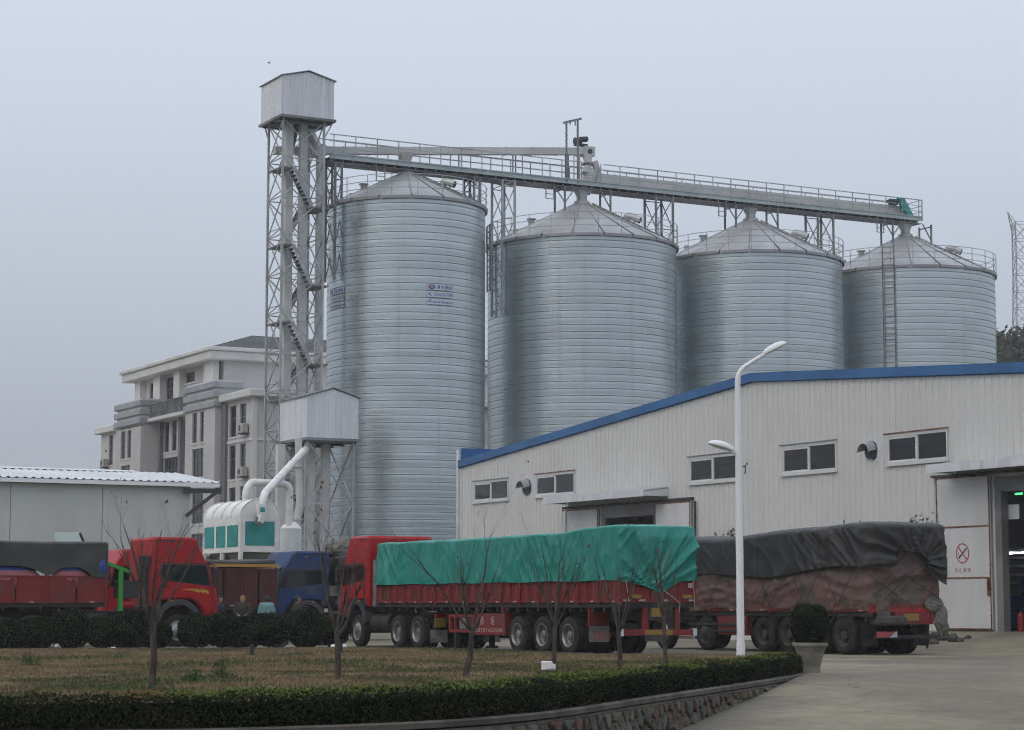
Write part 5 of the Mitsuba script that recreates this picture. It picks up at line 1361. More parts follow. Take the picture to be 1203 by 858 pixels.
    axle(v, x0 + wheel_x, half - .06, True, 'rim_dull' if paint == 'cab_blue' else 'rim_steel')
    part(v, 'engine', MB().box(x0 - .1, x0 + 2.2, -.5, .5, .6, 1.34), 'chassis')


def chassis(v, x0, x1, z=.95):
    b = MB().box(x0, x1, -.46, -.38, z - .14, z + .16).box(x0, x1, .38, .46, z - .14, z + .16)
    for x in np.arange(x0 + .3, x1, 1.1): b.box(x, x + .1, -.38, .38, z - .08, z + .1)
    part(v, 'chassis', b, 'chassis')


def bed(v, x0, x1, zf, zt, paint, half=1.225, pitch=.56, gate=True):
    part(v, 'floor', MB().box(x0, x1, -half + .03, half - .03, zf - .14, zf), 'chassis')
    b = MB()
    for x in np.arange(x0 + .25, x1 - .1, .62): b.box(x, x + .08, -half + .05, half - .05, zf - .26, zf - .141)
    part(v, 'cross_bearer', b, 'chassis')
    n = int(round((x1 - x0) / pitch)); w = (x1 - x0) / n
    pb = MB().box(.03, w - .03, -.03, .0, .05, zt - zf - .06).box(.10, .16, 0.0, .022, .08, zt - zf - .08).box(w - .16, w - .10, 0.0, .022, .08, zt - zf - .08).box(0, w, -.035, .03, 0, .05).box(0, w, -.035, .025, zt - zf - .06, zt - zf)
    pd = shape(pb, paint)
    post = shape(MB().box(-.035, .035, -.05, .045, -.06, zt - zf + .03), paint)
    rf = shape(MB().box(w * .4, w * .4 + .16, .03, .036, .005, .045), 'letter_pale')
    for s in (1, -1):
        for k in range(n):
            tw = T().translate([x0 + k * w, s * half, zf]) if s > 0 else T().translate([x0 + (k + 1) * w, s * half, zf]).rotate([0, 0, 1], 180)
            bd_ = part(v, 'side_board', pd, None, tw=tw)
            if k % 2 == 0: part(bd_, 'reflector', rf, None, tw=tw)
            if k % 2 == 0: part(v, 'post', post, None, tw=tw)
    for x, s in ((x0, -1), (x1, 1)):
        g = MB().box(x - .03, x + .03, -half, half, zf, zt)
        for y in np.linspace(-half + .1, half - .1, 6): g.box(x + s * .03 - .03, x + s * .03 + .03, y - .035, y + .035, zf, zt)
        part(v, 'tailgate' if s < 0 else 'headboard', g, paint)


def cover(x0, x1, half, ztop, hem, fold, r=.16, ds=.05, nz=26, crown=.04):
    """tarpaulin over a load: closed skirt with rounded top edges; ztop(x), hem(x, y, nx) and fold(s, x, y, z, nx, ny) take arrays."""
    rc = .14
    L, W = x1 - x0 - 2 * rc, 2 * half - 2 * rc
    pts = []
    def seg(p, q, n):
        p, q = np.array(p), np.array(q); k = max(2, int(np.linalg.norm(q - p) / ds))
        for t in np.arange(k) / k: pts.append((*(p + (q - p) * t), *n))
    def corner(cx, cy, a):
        for t in np.arange(4) / 4: th = a + t * PI / 2; pts.append((cx + rc * math.cos(th), cy + rc * math.sin(th), math.cos(th), math.sin(th)))
    seg((x0 + rc, -half), (x1 - rc, -half), (0, -1)); corner(x1 - rc, -half + rc, -PI / 2)
    seg((x1, -half + rc), (x1, half - rc), (1, 0)); corner(x1 - rc, half - rc, 0)
    seg((x1 - rc, half), (x0 + rc, half), (0, 1)); corner(x0 + rc, half - rc, PI / 2)
    seg((x0, half - rc), (x0, -half + rc), (-1, 0)); corner(x0 + rc, -half + rc, PI)
    q = np.array(pts); n = len(q)
    s = np.r_[0, np.cumsum(np.linalg.norm(np.diff(q[:, :2], axis=0), axis=1))]
    hm = hem(q[:, 0], q[:, 1], q[:, 2]); zt = ztop(q[:, 0])
    rows = []
    for t in np.linspace(0, 1, nz):
        z = hm + (zt - r - hm) * t
        d = fold(s, q[:, 0], q[:, 1], z, q[:, 2], q[:, 3])
        rows.append(np.column_stack([q[:, 0] + q[:, 2] * d, q[:, 1] + q[:, 3] * d, z]))
    dl = fold(s, q[:, 0], q[:, 1], zt - r, q[:, 2], q[:, 3])
    for t in np.linspace(0, PI / 2, 6)[1:]:
        o = dl * math.cos(t) - r * (1 - math.cos(t))
        rows.append(np.column_stack([q[:, 0] + q[:, 2] * o, q[:, 1] + q[:, 3] * o, zt - r + r * math.sin(t)]))
    for k in np.linspace(0, 1, 10)[1:]:
        xi = np.clip(rows[nz + 4][:, 0], x0 + r + (half - r) * k, x1 - r - (half - r) * k); yi = (q[:, 1] - q[:, 3] * r) * (1 - k)
        zz = ztop(xi) + crown * math.sin(k * PI / 2) + .05 * (meshkit.fbm(np.column_stack([xi * .9, yi * 1.3, xi * 0 + 2]), 3) - .5) * min(1, k * 4)
        rows.append(np.column_stack([xi, yi, zz]))
    v = np.vstack(rows); j = np.arange(n); f = []
    for i in range(len(rows) - 1): f.append(np.column_stack([i * n + j, i * n + (j + 1) % n, (i + 1) * n + (j + 1) % n, (i + 1) * n + j]))
    return MB().raw(v, np.vstack(f))


def ridged(u, w=0.0, seed=0):
    return 1 - np.abs(2 * meshkit.noise(np.column_stack([u, np.broadcast_to(w, np.shape(u)), np.zeros_like(u)]), seed) - 1)


def crease(s, z, ang, wl, along, seed, sharp=2.5):
    """sharp creases: wave length wl across, 'along' metres long, running at the angle ang to the vertical."""
    c, d = math.cos(ang), math.sin(ang)
    return ridged((s * c + z * d) / wl, (-s * d + z * c) / along, seed) ** sharp


# --- green covered trailer truck, facing away to the left
GT = at(31.925, 50.45, 0, 90)
gt = thing('articulated_truck', 'red tractor truck with a long red trailer under a bright green tarpaulin', 'truck', GT)
cab(gt, 16.25, 'cab_red', 3.72)
chassis(gt, 11.4, 16.4); chassis(gt, .3, 12.6, 1.12)
bed(gt, 0.0, 15.55, 1.47, 2.10, 'bed_red')
for x in (2.9, 4.4, 5.9): axle(gt, x, 1.17)
for x in (12.6, 14.05): axle(gt, x, 1.17)
part(gt, 'headboard_post', MB().box(15.60, 15.85, .95, 1.22, 1.35, 2.9), 'rim_steel')
part(gt, 'fuel_tank', MB().tube([(14.85, .85, .80), (16.2, .85, .80)], .30, 16), 'chassis', 40)
tb = part(gt, 'tool_box', chamfer_box(6.6, 8.6, .80, 1.2, .50, 1.14, .015), 'bed_red')
tS = np.array([[-1.0, 0, 0], [0, 0, 1.0], [0, 1.0, 0]])   # sign x -> -x (reads from the left side), y -> z, z -> +y


def on_left(m, x, z, y):
    m = m.mesh() if isinstance(m, MB) else m.copy(); v = np.asarray(m.vertices) @ np.array([[-1.0, 0, 0], [0, 0, 1], [0, 1, 0]]) + [x, y, z]
    m.vertices = v; return m


part(tb, 'lettering', on_left(glyph_row(['huo', 'yun'], .26, .66, .004, .12), 8.15, .80, 1.205), 'letter_pale')
part(tb, 'lettering', on_left((lambda w: (setattr(w, 'vertices', np.asarray(w.vertices) * [1.7 / np.ptp(w.vertices[:, 0]), 1, 1]), w)[1])(meshkit.text_mesh('13707421508', .10, .004, True)), 8.45, .60, 1.205), 'letter_pale')
part(tb, 'bracket', MB().box(8.4, 8.5, .9, 1.19, 1.14, 1.34).box(6.7, 6.8, .9, 1.19, 1.14, 1.34), 'bed_red')
part(gt, 'spare_wheel_frame', MB().box(8.65, 10.3, 1.1, 1.18, .56, .66).box(8.65, 10.3, 1.1, 1.18, 1.02, 1.12).box(8.65, 8.77, 1.1, 1.18, .66, 1.02).box(10.18, 10.3, 1.1, 1.18, .66, 1.02).box(9.85, 9.95, 1.1, 1.18, .66, 1.02), 'bed_red')
part(gt, 'spare_wheel', MB().lathe([(.1, 0), (.48, 0), (.52, .06), (.52, .2), (.48, .26), (.1, .26)], 28, (9.3, .6, .62)), 'rubber', 30)
part(gt, 'battery_box', MB().box(8.95, 9.6, 1.0, 1.17, .68, 1.0), 'flap_grey')
for x, y in ((11.42, .95), (11.42, -.95)):
    mf = part(gt, 'mud_flap', MB().box(x, x + .02, y - .30, y + .30, .22, .62), 'flap_grey')
for y in (.9, -.9):
    part(gt, 'rear_mud_flap', MB().box(1.62, 1.64, y - .32, y + .32, .38, .82), 'flap_grey')
    part(gt, 'mud_guard', MB().box(1.645, 1.70, y - .32, y + .32, .83, 1.34), 'bed_red')
mfl = [k for k in scene if k.startswith(gt + '__rear_mud_flap')]
wt = meshkit.text_mesh('1826', .17, .004, True); wt.vertices = np.asarray(wt.vertices) @ np.array([[0, -1.0, 0], [0, 0, 1], [-1, 0, 0]]) + [1.618, 1.12, .48]
part(mfl[0], 'lettering', wt, 'sign_red')
rb = part(gt, 'rear_bumper', MB().box(-.02, .10, -1.12, 1.12, .58, .74), 'bed_red')
part(rb, 'striped_board', MB().box(-.035, -.021, -.45, .45, .59, .73), 'plate_yellow')
part(rb, 'white_end', MB().box(-.035, .10, 1.121, 1.24, .56, .76), 'plate_white'); part(rb, 'white_end', MB().box(-.035, .10, -1.24, -1.121, .56, .76), 'plate_white')
part(gt, 'bumper_post', MB().box(.02, .12, .30, .46, .74, 1.46), 'bed_red'); part(gt, 'bumper_post', MB().box(.02, .12, -.72, -.56, .74, 1.46), 'bed_red')
part(gt, 'number_plate', MB().box(-.05, -.035, -.22, .24, 1.08, 1.32), 'plate_yellow')
part(gt, 'plate_backing', MB().box(-.032, .03, -.45, .30, .98, 1.40), 'chassis')
for y in (1.05, .55, -.2, -1.05): part(gt, 'rear_reflector', MB().box(-.085, -.06, y - .1, y + .1, 1.50, 1.55), 'letter_pale')
for y in (.75, -.9): part(gt, 'tail_lamp', MB().box(-.09, -.062, y - .16, y + .16, 1.58, 1.68), 'plate_yellow')
for y in (.2, -1.0): part(gt, 'white_stencil', MB().box(-.09, -.062, y - .07, y + .07, 1.86, 2.0), 'letter_pale')
part(gt, 'tractor_tail_lamp', MB().box(11.36, 11.41, .72, 1.14, 1.02, 1.12), 'tail_red'); part(gt, 'tractor_number_plate', MB().box(11.36, 11.41, .74, 1.12, .70, 1.0), 'plate_yellow')


def g_hem(x, y, nx):
    h = 2.06 + .012 * np.sin(x * 2.1) + 0 * x
    rear = nx < -.5
    return np.where(rear, 2.06 - .30 * np.exp(-((y + .05) / .42) ** 2) - .10 * np.exp(-((y - .6) / .5) ** 2), h)


def g_fold(s, x, y, z, nx, ny):
    big = .07 * (meshkit.fbm(np.column_stack([s * .7, z * .9, s * 0]), 3, 4) - .5)
    w = np.where(nx < -.4, 1.0, 0.0)
    near = np.exp(-((x - 4.4) / 2.0) ** 2) + .9 * np.exp(-((x - 14.6) / 1.1) ** 2) + .35 * np.exp(-((x - 9.8) / 1.2) ** 2)
    diag = (.07 * crease(s, z, .75, .34, 1.6, 2) + .05 * crease(s, z, .55, .17, .9, 12)) * near
    vert = .03 * crease(s, z, .05, .55, 2.0, 5, 3) + .018 * crease(s, z, -.25, .22, .8, 6, 3)
    d = big + (diag + vert) * (1 - w)
    # pleats on the tail, drawn together towards the low middle, one broad pleat over them
    ang = np.arctan2(z - 1.80, -y + .30); rad = np.hypot(z - 1.80, -y + .30)
    band = np.exp(-((ang - .68) / .16) ** 2)
    d = d + w * ((.12 * ridged(ang * 5.2, rad * .5, 11) ** 2.5 + .05 * ridged(ang * 17, rad, 19) ** 3 + .05 * ridged(ang * 13, rad * .8, 15) ** 2 * band + .09 * band * np.clip(rad, 0, 1)) * np.clip((3.5 - z) / .25, 0, 1) * np.clip((1.25 - np.abs(y)) / .12, 0, 1) + .05 * crease(s, z, -.7, .3, 1.2, 17) * (y > .2) - .02)
    return d + .03 - .03 * np.clip((z - 2.1) / 1.3, 0, 1) * (1 - w)


def g_top(x): return 3.45 + .11 / (1 + np.exp((x - 2.3) / .25)) - .03 * np.exp(-((x - 9) / 4) ** 2) + .012 * np.sin(x * 3.1)


gtarp = thing('green_tarpaulin', 'bright green tarpaulin with pleated diagonal folds tied over the long red trailer', 'tarpaulin', GT)
part(gtarp, 'sheet', cover(-.03, 15.5, 1.235, g_top, g_hem, g_fold, r=.07), 'tarp_green', 40)
b = MB().tube([(-.14, -1.05, 2.1), (-.12, -1.1, 1.7), (-.1, -1.12, 1.35)], .012, 5).tube([(-.12, 1.1, 2.1), (-.12, 1.0, 1.5)], .012, 5).tube([(-.14, -.1, 1.8), (-.1, -.65, 1.45), (-.1, -.62, 1.2)], .014, 5)
part(gtarp, 'tie_rope', b, 'letter_pale')
for x_ in np.arange(.8, 15.2, 1.15):
    part(gtarp, 'tie_rope', MB().tube([(x_, 1.27, 2.09), (x_ + .05, 1.285, 1.8), (x_ + .12, 1.285, 1.46)], .009, 5), 'rope')
    part(gtarp, 'eyelet', MB().tube([(x_, 1.285, 2.11), (x_, 1.30, 2.11)], .022, 8), 'steel_light')

part(gt, 'far_locker', chamfer_box(6.4, 10.6, -1.18, -.75, .36, 1.16, .02), 'chassis')
for y in (.62, -.62): part(gt, 'landing_leg', MB().box(10.75, 10.9, y - .07, y + .07, .12, 1.0).box(10.65, 11.0, y - .13, y + .13, .04, .12), 'chassis')
part(gt, 'air_tank', MB().tube([(.5, .2, .8), (1.5, .2, .8)], .17, 12).tube([(.5, -.3, .8), (1.5, -.3, .8)], .17, 12), 'chassis')

# --- dark covered truck on the right, its tail towards the road
DT = at(39.03, 48.7, 0, 90)
dk = thing('covered_truck', 'dirty red flatbed truck with its tail to the road, heaped load under a black tarpaulin', 'truck', DT)
cab(dk, 9.9, 'cab_red', 3.1)
chassis(dk, .3, 12.0)
bed(dk, 0.0, 9.6, 1.22, 1.42, 'bed_red', pitch=.8)
for x in (1.35, 2.65, 4.0, 5.25): axle(dk, x, 1.17, rim='rim_dull')
axle(dk, 8.4, 1.17, True, 'rim_dull')
part(dk, 'side_locker', chamfer_box(6.1, 7.7, .7, 1.18, .48, 1.12, .02), 'bed_red')
for k in range(3): part(dk, 'guard_rail', MB().box(6.0, 9.3, 1.19, 1.22, .58 + .2 * k, .64 + .2 * k) if k < 2 else MB().box(8.9, 9.5, 1.19, 1.22, .95, 1.0), 'steel_dark')
for x in (1.35, 2.65, 4.0, 5.25):
    for s in (1, -1):
        pts_ = [(x + .68 * math.cos(t), .52 + .68 * math.sin(t)) for t in np.linspace(.1 * PI, .9 * PI, 11)] + [(x + .64 * math.cos(t), .52 + .64 * math.sin(t)) for t in np.linspace(.9 * PI, .1 * PI, 11)]
        part(dk, 'mud_guard', slab(pts_, s * 1.2, s * .75), 'plastic_black')
part(dk, 'rear_mud_flap', MB().box(.46, .49, .62, 1.2, .25, .95), 'rubber'); part(dk, 'rear_mud_flap', MB().box(.46, .49, -1.2, -.62, .25, .95), 'rubber')
part(dk, 'spare_wheel', MB().lathe([(.1, 0), (.48, 0), (.52, .06), (.52, .2), (.48, .26), (.1, .26)], 28, (.1, .55, .84)), 'rim_dull', 30)
part(dk, 'rear_beam', MB().box(-.06, .06, -1.22, 1.22, 1.20, 1.30), 'cab_red')
part(dk, 'tail_board', MB().box(-.05, .02, -.95, .42, .86, 1.20).box(-.07, -.05, -.95, -.85, .86, 1.20).box(-.07, -.05, .32, .42, .86, 1.2), 'bed_red')
part(dk, 'number_plate', MB().box(-.075, -.052, -.42, .10, .96, 1.16), 'plate_yellow')
part(dk, 'underride_bar', MB().box(-.02, .06, -1.1, 1.1, .46, .56), 'chassis')
part(dk, 'warning_board', MB().box(-.06, -.021, .35, 1.05, .50, .66), 'sign_red'); part(dk, 'warning_board', MB().raw([(-.062, .35, .5), (-.062, .62, .5), (-.062, .40, .66), (-.062, .35, .66)], [(0, 1, 2, 3)]), 'plate_white')
part(dk, 'tail_lamp', MB().box(-.1, -.06, -1.2, -1.05, 1.28, 1.55), 'tail_red')


def d_top(x): return 3.62 + .17 * np.exp(-((x - .3) / 1.5) ** 2) - .06 * np.cos(x * .9) - .012 * x


def p_hem(x, y, nx): return 1.25 + .05 * np.sin(x * 1.9) + np.where(nx < -.5, -.04 + .05 * np.sin(y * 3), 0)


def p_fold(s, x, y, z, nx, ny):
    t = np.clip((z - 1.3) / 1.2, 0, 1)
    swag = .07 * ridged(z * 3.6 + .8 * np.sin(s * 1.3) + .5 * np.cos(s * .53), s * .3, 3) ** 2 + .04 * ridged(z * 7.5 + 1.1 * np.sin(s * 1.9 + 1), s * .5, 13) ** 2
    pull = .06 * crease(s, z, .35, .45, 1.0, 9) + .04 * crease(s, z, -.6, .25, .7, 19)
    knot = np.where(nx < -.4, .09 * ridged((y + .05) / np.maximum(.10 + .55 * np.clip(z - 2.15, 0, 1), .12), z * .2, 37) ** 2 * np.clip((z - 2.05) / .2, 0, 1), 0)
    return .05 * np.sin(t * PI) + .75 * swag + .8 * pull + knot - .07


plower = thing('patched_tarpaulin', 'faded pinkish brown tarpaulin sagging round the lower half of the dark load', 'tarpaulin', DT)
part(plower, 'sheet', cover(.02, 9.45, 1.26, lambda x: 3.2 + 0 * x, p_hem, p_fold, nz=34), 'tarp_pink', 40)


def drape(c, size, seed, k=9):
    m = trimesh.creation.icosphere(5); v = np.array(m.vertices); a = np.arctan2(v[:, 1], v[:, 0] + 1e-9)
    f = 1 + .55 * (meshkit.fbm(v * 1.9 + seed, 4) - .5) + .20 * (ridged(a * k / 3 + v[:, 2] * 1.2, v[:, 2] * 2 + seed, seed) ** 2 - .4) + .12 * (ridged(v[:, 2] * 4 + a, a * .8, seed + 3) - .5)
    m.vertices = v * f[:, None] * size + c
    return m


part(plower, 'bundled_end', drape([-.08, -.95, 1.42], [.11, .30, .20], 3), 'sack_cloth', True)
part(plower, 'bundled_end', drape([-.06, .84, 1.38], [.07, .24, .36], 7, 16), 'tarp_pink', True)
part(plower, 'bundled_end', drape([-.06, .76, 1.08], [.05, .15, .22], 23, 14), 'sack_cloth', True)
part(plower, 'hanging_end', drape([-.06, -1.22, 1.05], [.10, .22, .34], 11), 'sack_cloth', True)
part(plower, 'hanging_end', drape([-.02, -1.32, .74], [.10, .20, .20], 15), 'sack_cloth', True)


def k_hem(x, y, nx):
    side = 2.42 + .10 * np.sin(x * .9 + .5) - .02 * x
    rear = 2.46 + .42 / (1 + np.exp(-(.47 - np.abs(y + .02)) / .035)) - .50 * np.clip(-(y + .5) / .7, 0, 1)
    return np.where(nx < -.5, rear, side)


def k_fold(s, x, y, z, nx, ny):
    big = .07 * (meshkit.fbm(np.column_stack([s * .6, z * .8, s * 0 + 5]), 3, 14) - .5)
    near = np.exp(-((x - .5) / 2.4) ** 2) + .3
    diag = (.10 * crease(s, z, .7, .38, 1.8, 21) + .05 * crease(s, z, .9, .18, 1.0, 22)) * near
    vert = .04 * crease(s, z, -.1, .6, 1.6, 25)
    w = np.where(nx < -.4, 1.0, 0.0)
    ang = np.arctan2(z - 2.6, y + .35)
    return .10 + big + (diag + vert) * (1 - .5 * w) + w * (.10 * ridged(ang * 4.6, z * .4, 31) ** 2 + .05 * ridged(ang * 11, z * .5, 33) ** 2) * np.clip((1.3 - np.abs(y)) / .15, 0, 1)


pup = thing('black_tarpaulin', 'black tarpaulin with deep folds drawn over the top of the heaped load at the right', 'tarpaulin', DT)
part(pup, 'sheet', cover(-.06, 9.6, 1.27, d_top, k_hem, k_fold, nz=28), 'tarp_black', 40)
b = MB(); xs_ = [.4, 1.3, 2.0, 2.9, 3.6, 4.6, 5.3, 6.3, 7.0, 8.0, 8.8]
for i in range(len(xs_) - 1): b.tube([(xs_[i], 1.375, 1.36 if i % 2 else 2.5), ((xs_[i] + xs_[i + 1]) / 2, 1.40, 1.95), (xs_[i + 1], 1.375, 2.5 if i % 2 else 1.36)], .009, 5)
for (y0, z0, y1, z1) in ((1.2, 1.7, .1, 2.25), (.1, 2.25, -1.15, 1.55), (.9, 1.5, -.3, 2.45), (.1, 2.2, -1.2, 2.3), (1.2, 2.1, .2, 1.55)): b.tube([(-.13, y0, z0), (-.16, (y0 + y1) / 2, (z0 + z1) / 2), (-.13, y1, z1)], .012, 5)
part(plower, 'rope', b, 'rope')

# --- left truck facing right
LT = at(14.75, 71.25, 0, 0)
lt_ = thing('flatbed_truck', 'red high roofed truck at the left facing right, its bed loaded under a grey tarpaulin', 'truck', LT)
cab(lt_, 9.55, 'cab_red', 3.68, decal=True)
chassis(lt_, .2, 11.6)
bed(lt_, -3.2, 7.95, 1.47, 2.36, 'bed_red', pitch=1.02)
for x in (1.0, 5.55, 4.25): axle(lt_, x, 1.17)
part(lt_, 'air_intake', MB().tube([(9.35, -.95, 1.2), (9.35, -.95, 2.9)], .13, 12).box(9.2, 9.5, -1.12, -.82, 2.7, 3.05), 'plastic_black')
part(lt_, 'air_tank', MB().tube([(8.55, -.95, 1.42), (8.95, -.95, 1.42)], .16, 14), 'cab_red', 40)
part(lt_, 'battery_box', chamfer_box(8.4, 9.1, -1.15, -.6, 1.62, 2.2, .02), 'plastic_black')
part(lt_, 'side_locker', chamfer_box(6.2, 8.0, -1.15, -.7, .6, 1.15, .02), 'chassis')
part(lt_, 'axle_housing', MB().box(3.0, 6.4, -.34, .34, .45, 1.26), 'chassis')
part(lt_, 'far_locker', chamfer_box(-3.0, 3.4, .75, 1.18, .36, 1.2, .02), 'chassis')
part(lt_, 'far_locker', chamfer_box(6.2, 9.2, .75, 1.18, .36, 1.2, .02), 'chassis')


def l_fold(s, x, y, z, nx, ny): return .03 + .03 * ridged(s * 1.2, z * .3, 41) ** 3 + .05 * (meshkit.fbm(np.column_stack([s * .8, z, s * 0]), 3, 44) - .5)


gl = thing('grey_tarpaulin', 'grey tarpaulin over the load of the left red truck', 'tarpaulin', LT)
part(gl, 'sheet', cover(-3.2, 8.0, 1.24, lambda x: 3.48 + .02 * np.sin(x * .8), lambda x, y, nx: 2.30 + .36 * np.exp(-((x - 4.6) / 1.15) ** 4) + .33 * np.exp(-((x - 6.75) / .6) ** 4), l_fold, r=.08), 'tarp_grey', 40)
for x, l, m_, lab in ((4.6, 1.15, 'stripe_pink', 'blue and pink striped sack bulging from under the grey tarpaulin, longer one'), (6.75, .6, 'stripe_pink', 'small blue and grey striped sack bulging from under the grey tarpaulin')):
    sk = thing('striped_sack', lab, 'sack', LT)
    s_ = trimesh.creation.icosphere(4); v = s_.vertices
    up_ = np.where(v[:, 2] > .55, 0, 1)
    for nm, sel, mm in (('body', v[:, 2] <= .62, m_), ('blue_stripe', v[:, 2] > .55, 'stripe_blue')):
        f = s_.faces[np.all(sel[s_.faces], axis=1)]
        part(sk, nm, trimesh.Trimesh(v * [l, .14, .38] * (1.0 if nm == 'body' else 1.012) + [x, -1.09, 2.30], f, process=False), mm, True)
gf = thing('green_hoist', 'bright green steel hoist standing between the bed and cab of the left red truck', 'frame', LT)
part(gf, 'post', MB().box(8.40, 8.54, -1.2, -1.08, 1.2, 2.60), 'frame_green')
part(gf, 'arm', MB().beam((7.75, -1.14, 2.86), (8.85, -1.14, 2.48), .10, .11), 'frame_green')
bb = trimesh.creation.icosphere(3); bb.vertices = bb.vertices * (1 + .3 * (meshkit.fbm(bb.vertices * 2, 3)[:, None] - .5)) * [.16, .14, .32] + [7.80, -1.18, 2.66]
solo('blue_bag', bb, 'stripe_blue', 'small blue bag hung on the end of the green steel frame', 'bag', True, tw=LT)

# --- truck with a maroon bed behind it, facing left
MT = at(28.2, 77.25, 0, 180)
mt = thing('tipper_truck', 'truck with a high maroon bed and yellow edge board, mostly behind the left truck', 'truck', MT)
cab(mt, 1.35, 'cab_red', 3.42, wheel_x=1.2)
chassis(mt, -3, 3.4)
bed(mt, -3.02, 1.15, 1.35, 2.76, 'bed_maroon', pitch=.75)
part(mt, 'edge_board', MB().box(-3.1, 1.2, -1.26, 1.26, 2.80, 2.92), 'yellow_board')
for x in (-1.6, -.3): axle(mt, x, 1.17, rim='rim_dull')
mc_ = thing('load_cover', 'low grey tarpaulin over the maroon bed', 'tarpaulin', MT)
part(mc_, 'sheet', cover(-3.0, 1.1, 1.2, lambda x: 3.08 + .04 * np.sin(x * 1.3), lambda x, y, nx: 2.93 + 0 * x, l_fold, r=.1, nz=6), 'tarp_grey', 40)

# --- blue truck facing left
BT = at(37.86, 80.25, 0, 180)
bt = thing('blue_truck', 'blue cabbed truck facing left beside the green covered truck', 'truck', BT)
cab(bt, 3.15, 'cab_blue', 3.5)
chassis(bt, -5, 5.2)
bed(bt, -5.0, 2.7, 1.4, 2.25, 'flap_grey', pitch=.9)
for x in (-3.4, -2.1): axle(bt, x, 1.17, rim='rim_dull')
part(bt, 'side_locker', chamfer_box(1.0, 2.9, .7, 1.2, .5, 1.15, .03), 'sack_cloth')
part(bt, 'air_filter', MB().tube([(2.95, 1.0, 1.75), (2.95, 1.0, 2.15)], .26, 14), 'sack_cloth', 40)
bc = thing('load_cover', 'dark grey tarpaulin heaped over the bed of the blue truck', 'tarpaulin', BT)
part(bc, 'sheet', cover(-4.9, 2.6, 1.22, lambda x: 3.35 + .12 * np.sin(x * 1.1), lambda x, y, nx: 2.1 + .1 * np.sin(x * 2), k_fold, nz=12), 'tarp_black', 40)
sk = trimesh.creation.icosphere(4); v = sk.vertices; sk.vertices = v * (1 + .5 * (meshkit.fbm(v * 2.5, 4)[:, None] - .5)) * [.75, .6, .42] + [2.15, .3, 3.62]
solo('white_sack', sk, 'sack_cloth', 'crumpled pale sack lying on top of the dark load behind the blue cab', 'sack', True, tw=BT)

# ------------------------------------------------------------------ people


def sph(p, r, n=14): return m3.Manifold.sphere(r, n).translate([float(a) for a in p])


def bone(a, ra, b_, rb): return m3.Manifold.batch_hull([sph(a, ra), sph(b_, rb)])


def blend(parts, edge=.03, it=8):
    m = m3.Manifold.batch_boolean(parts, m3.OpType.Add).refine_to_length(edge).to_mesh()
    t = trimesh.Trimesh(m.vert_properties[:, :3], m.tri_verts, process=True)
    trimesh.smoothing.filter_taubin(t, lamb=.5, nu=.53, iterations=it)
    return t


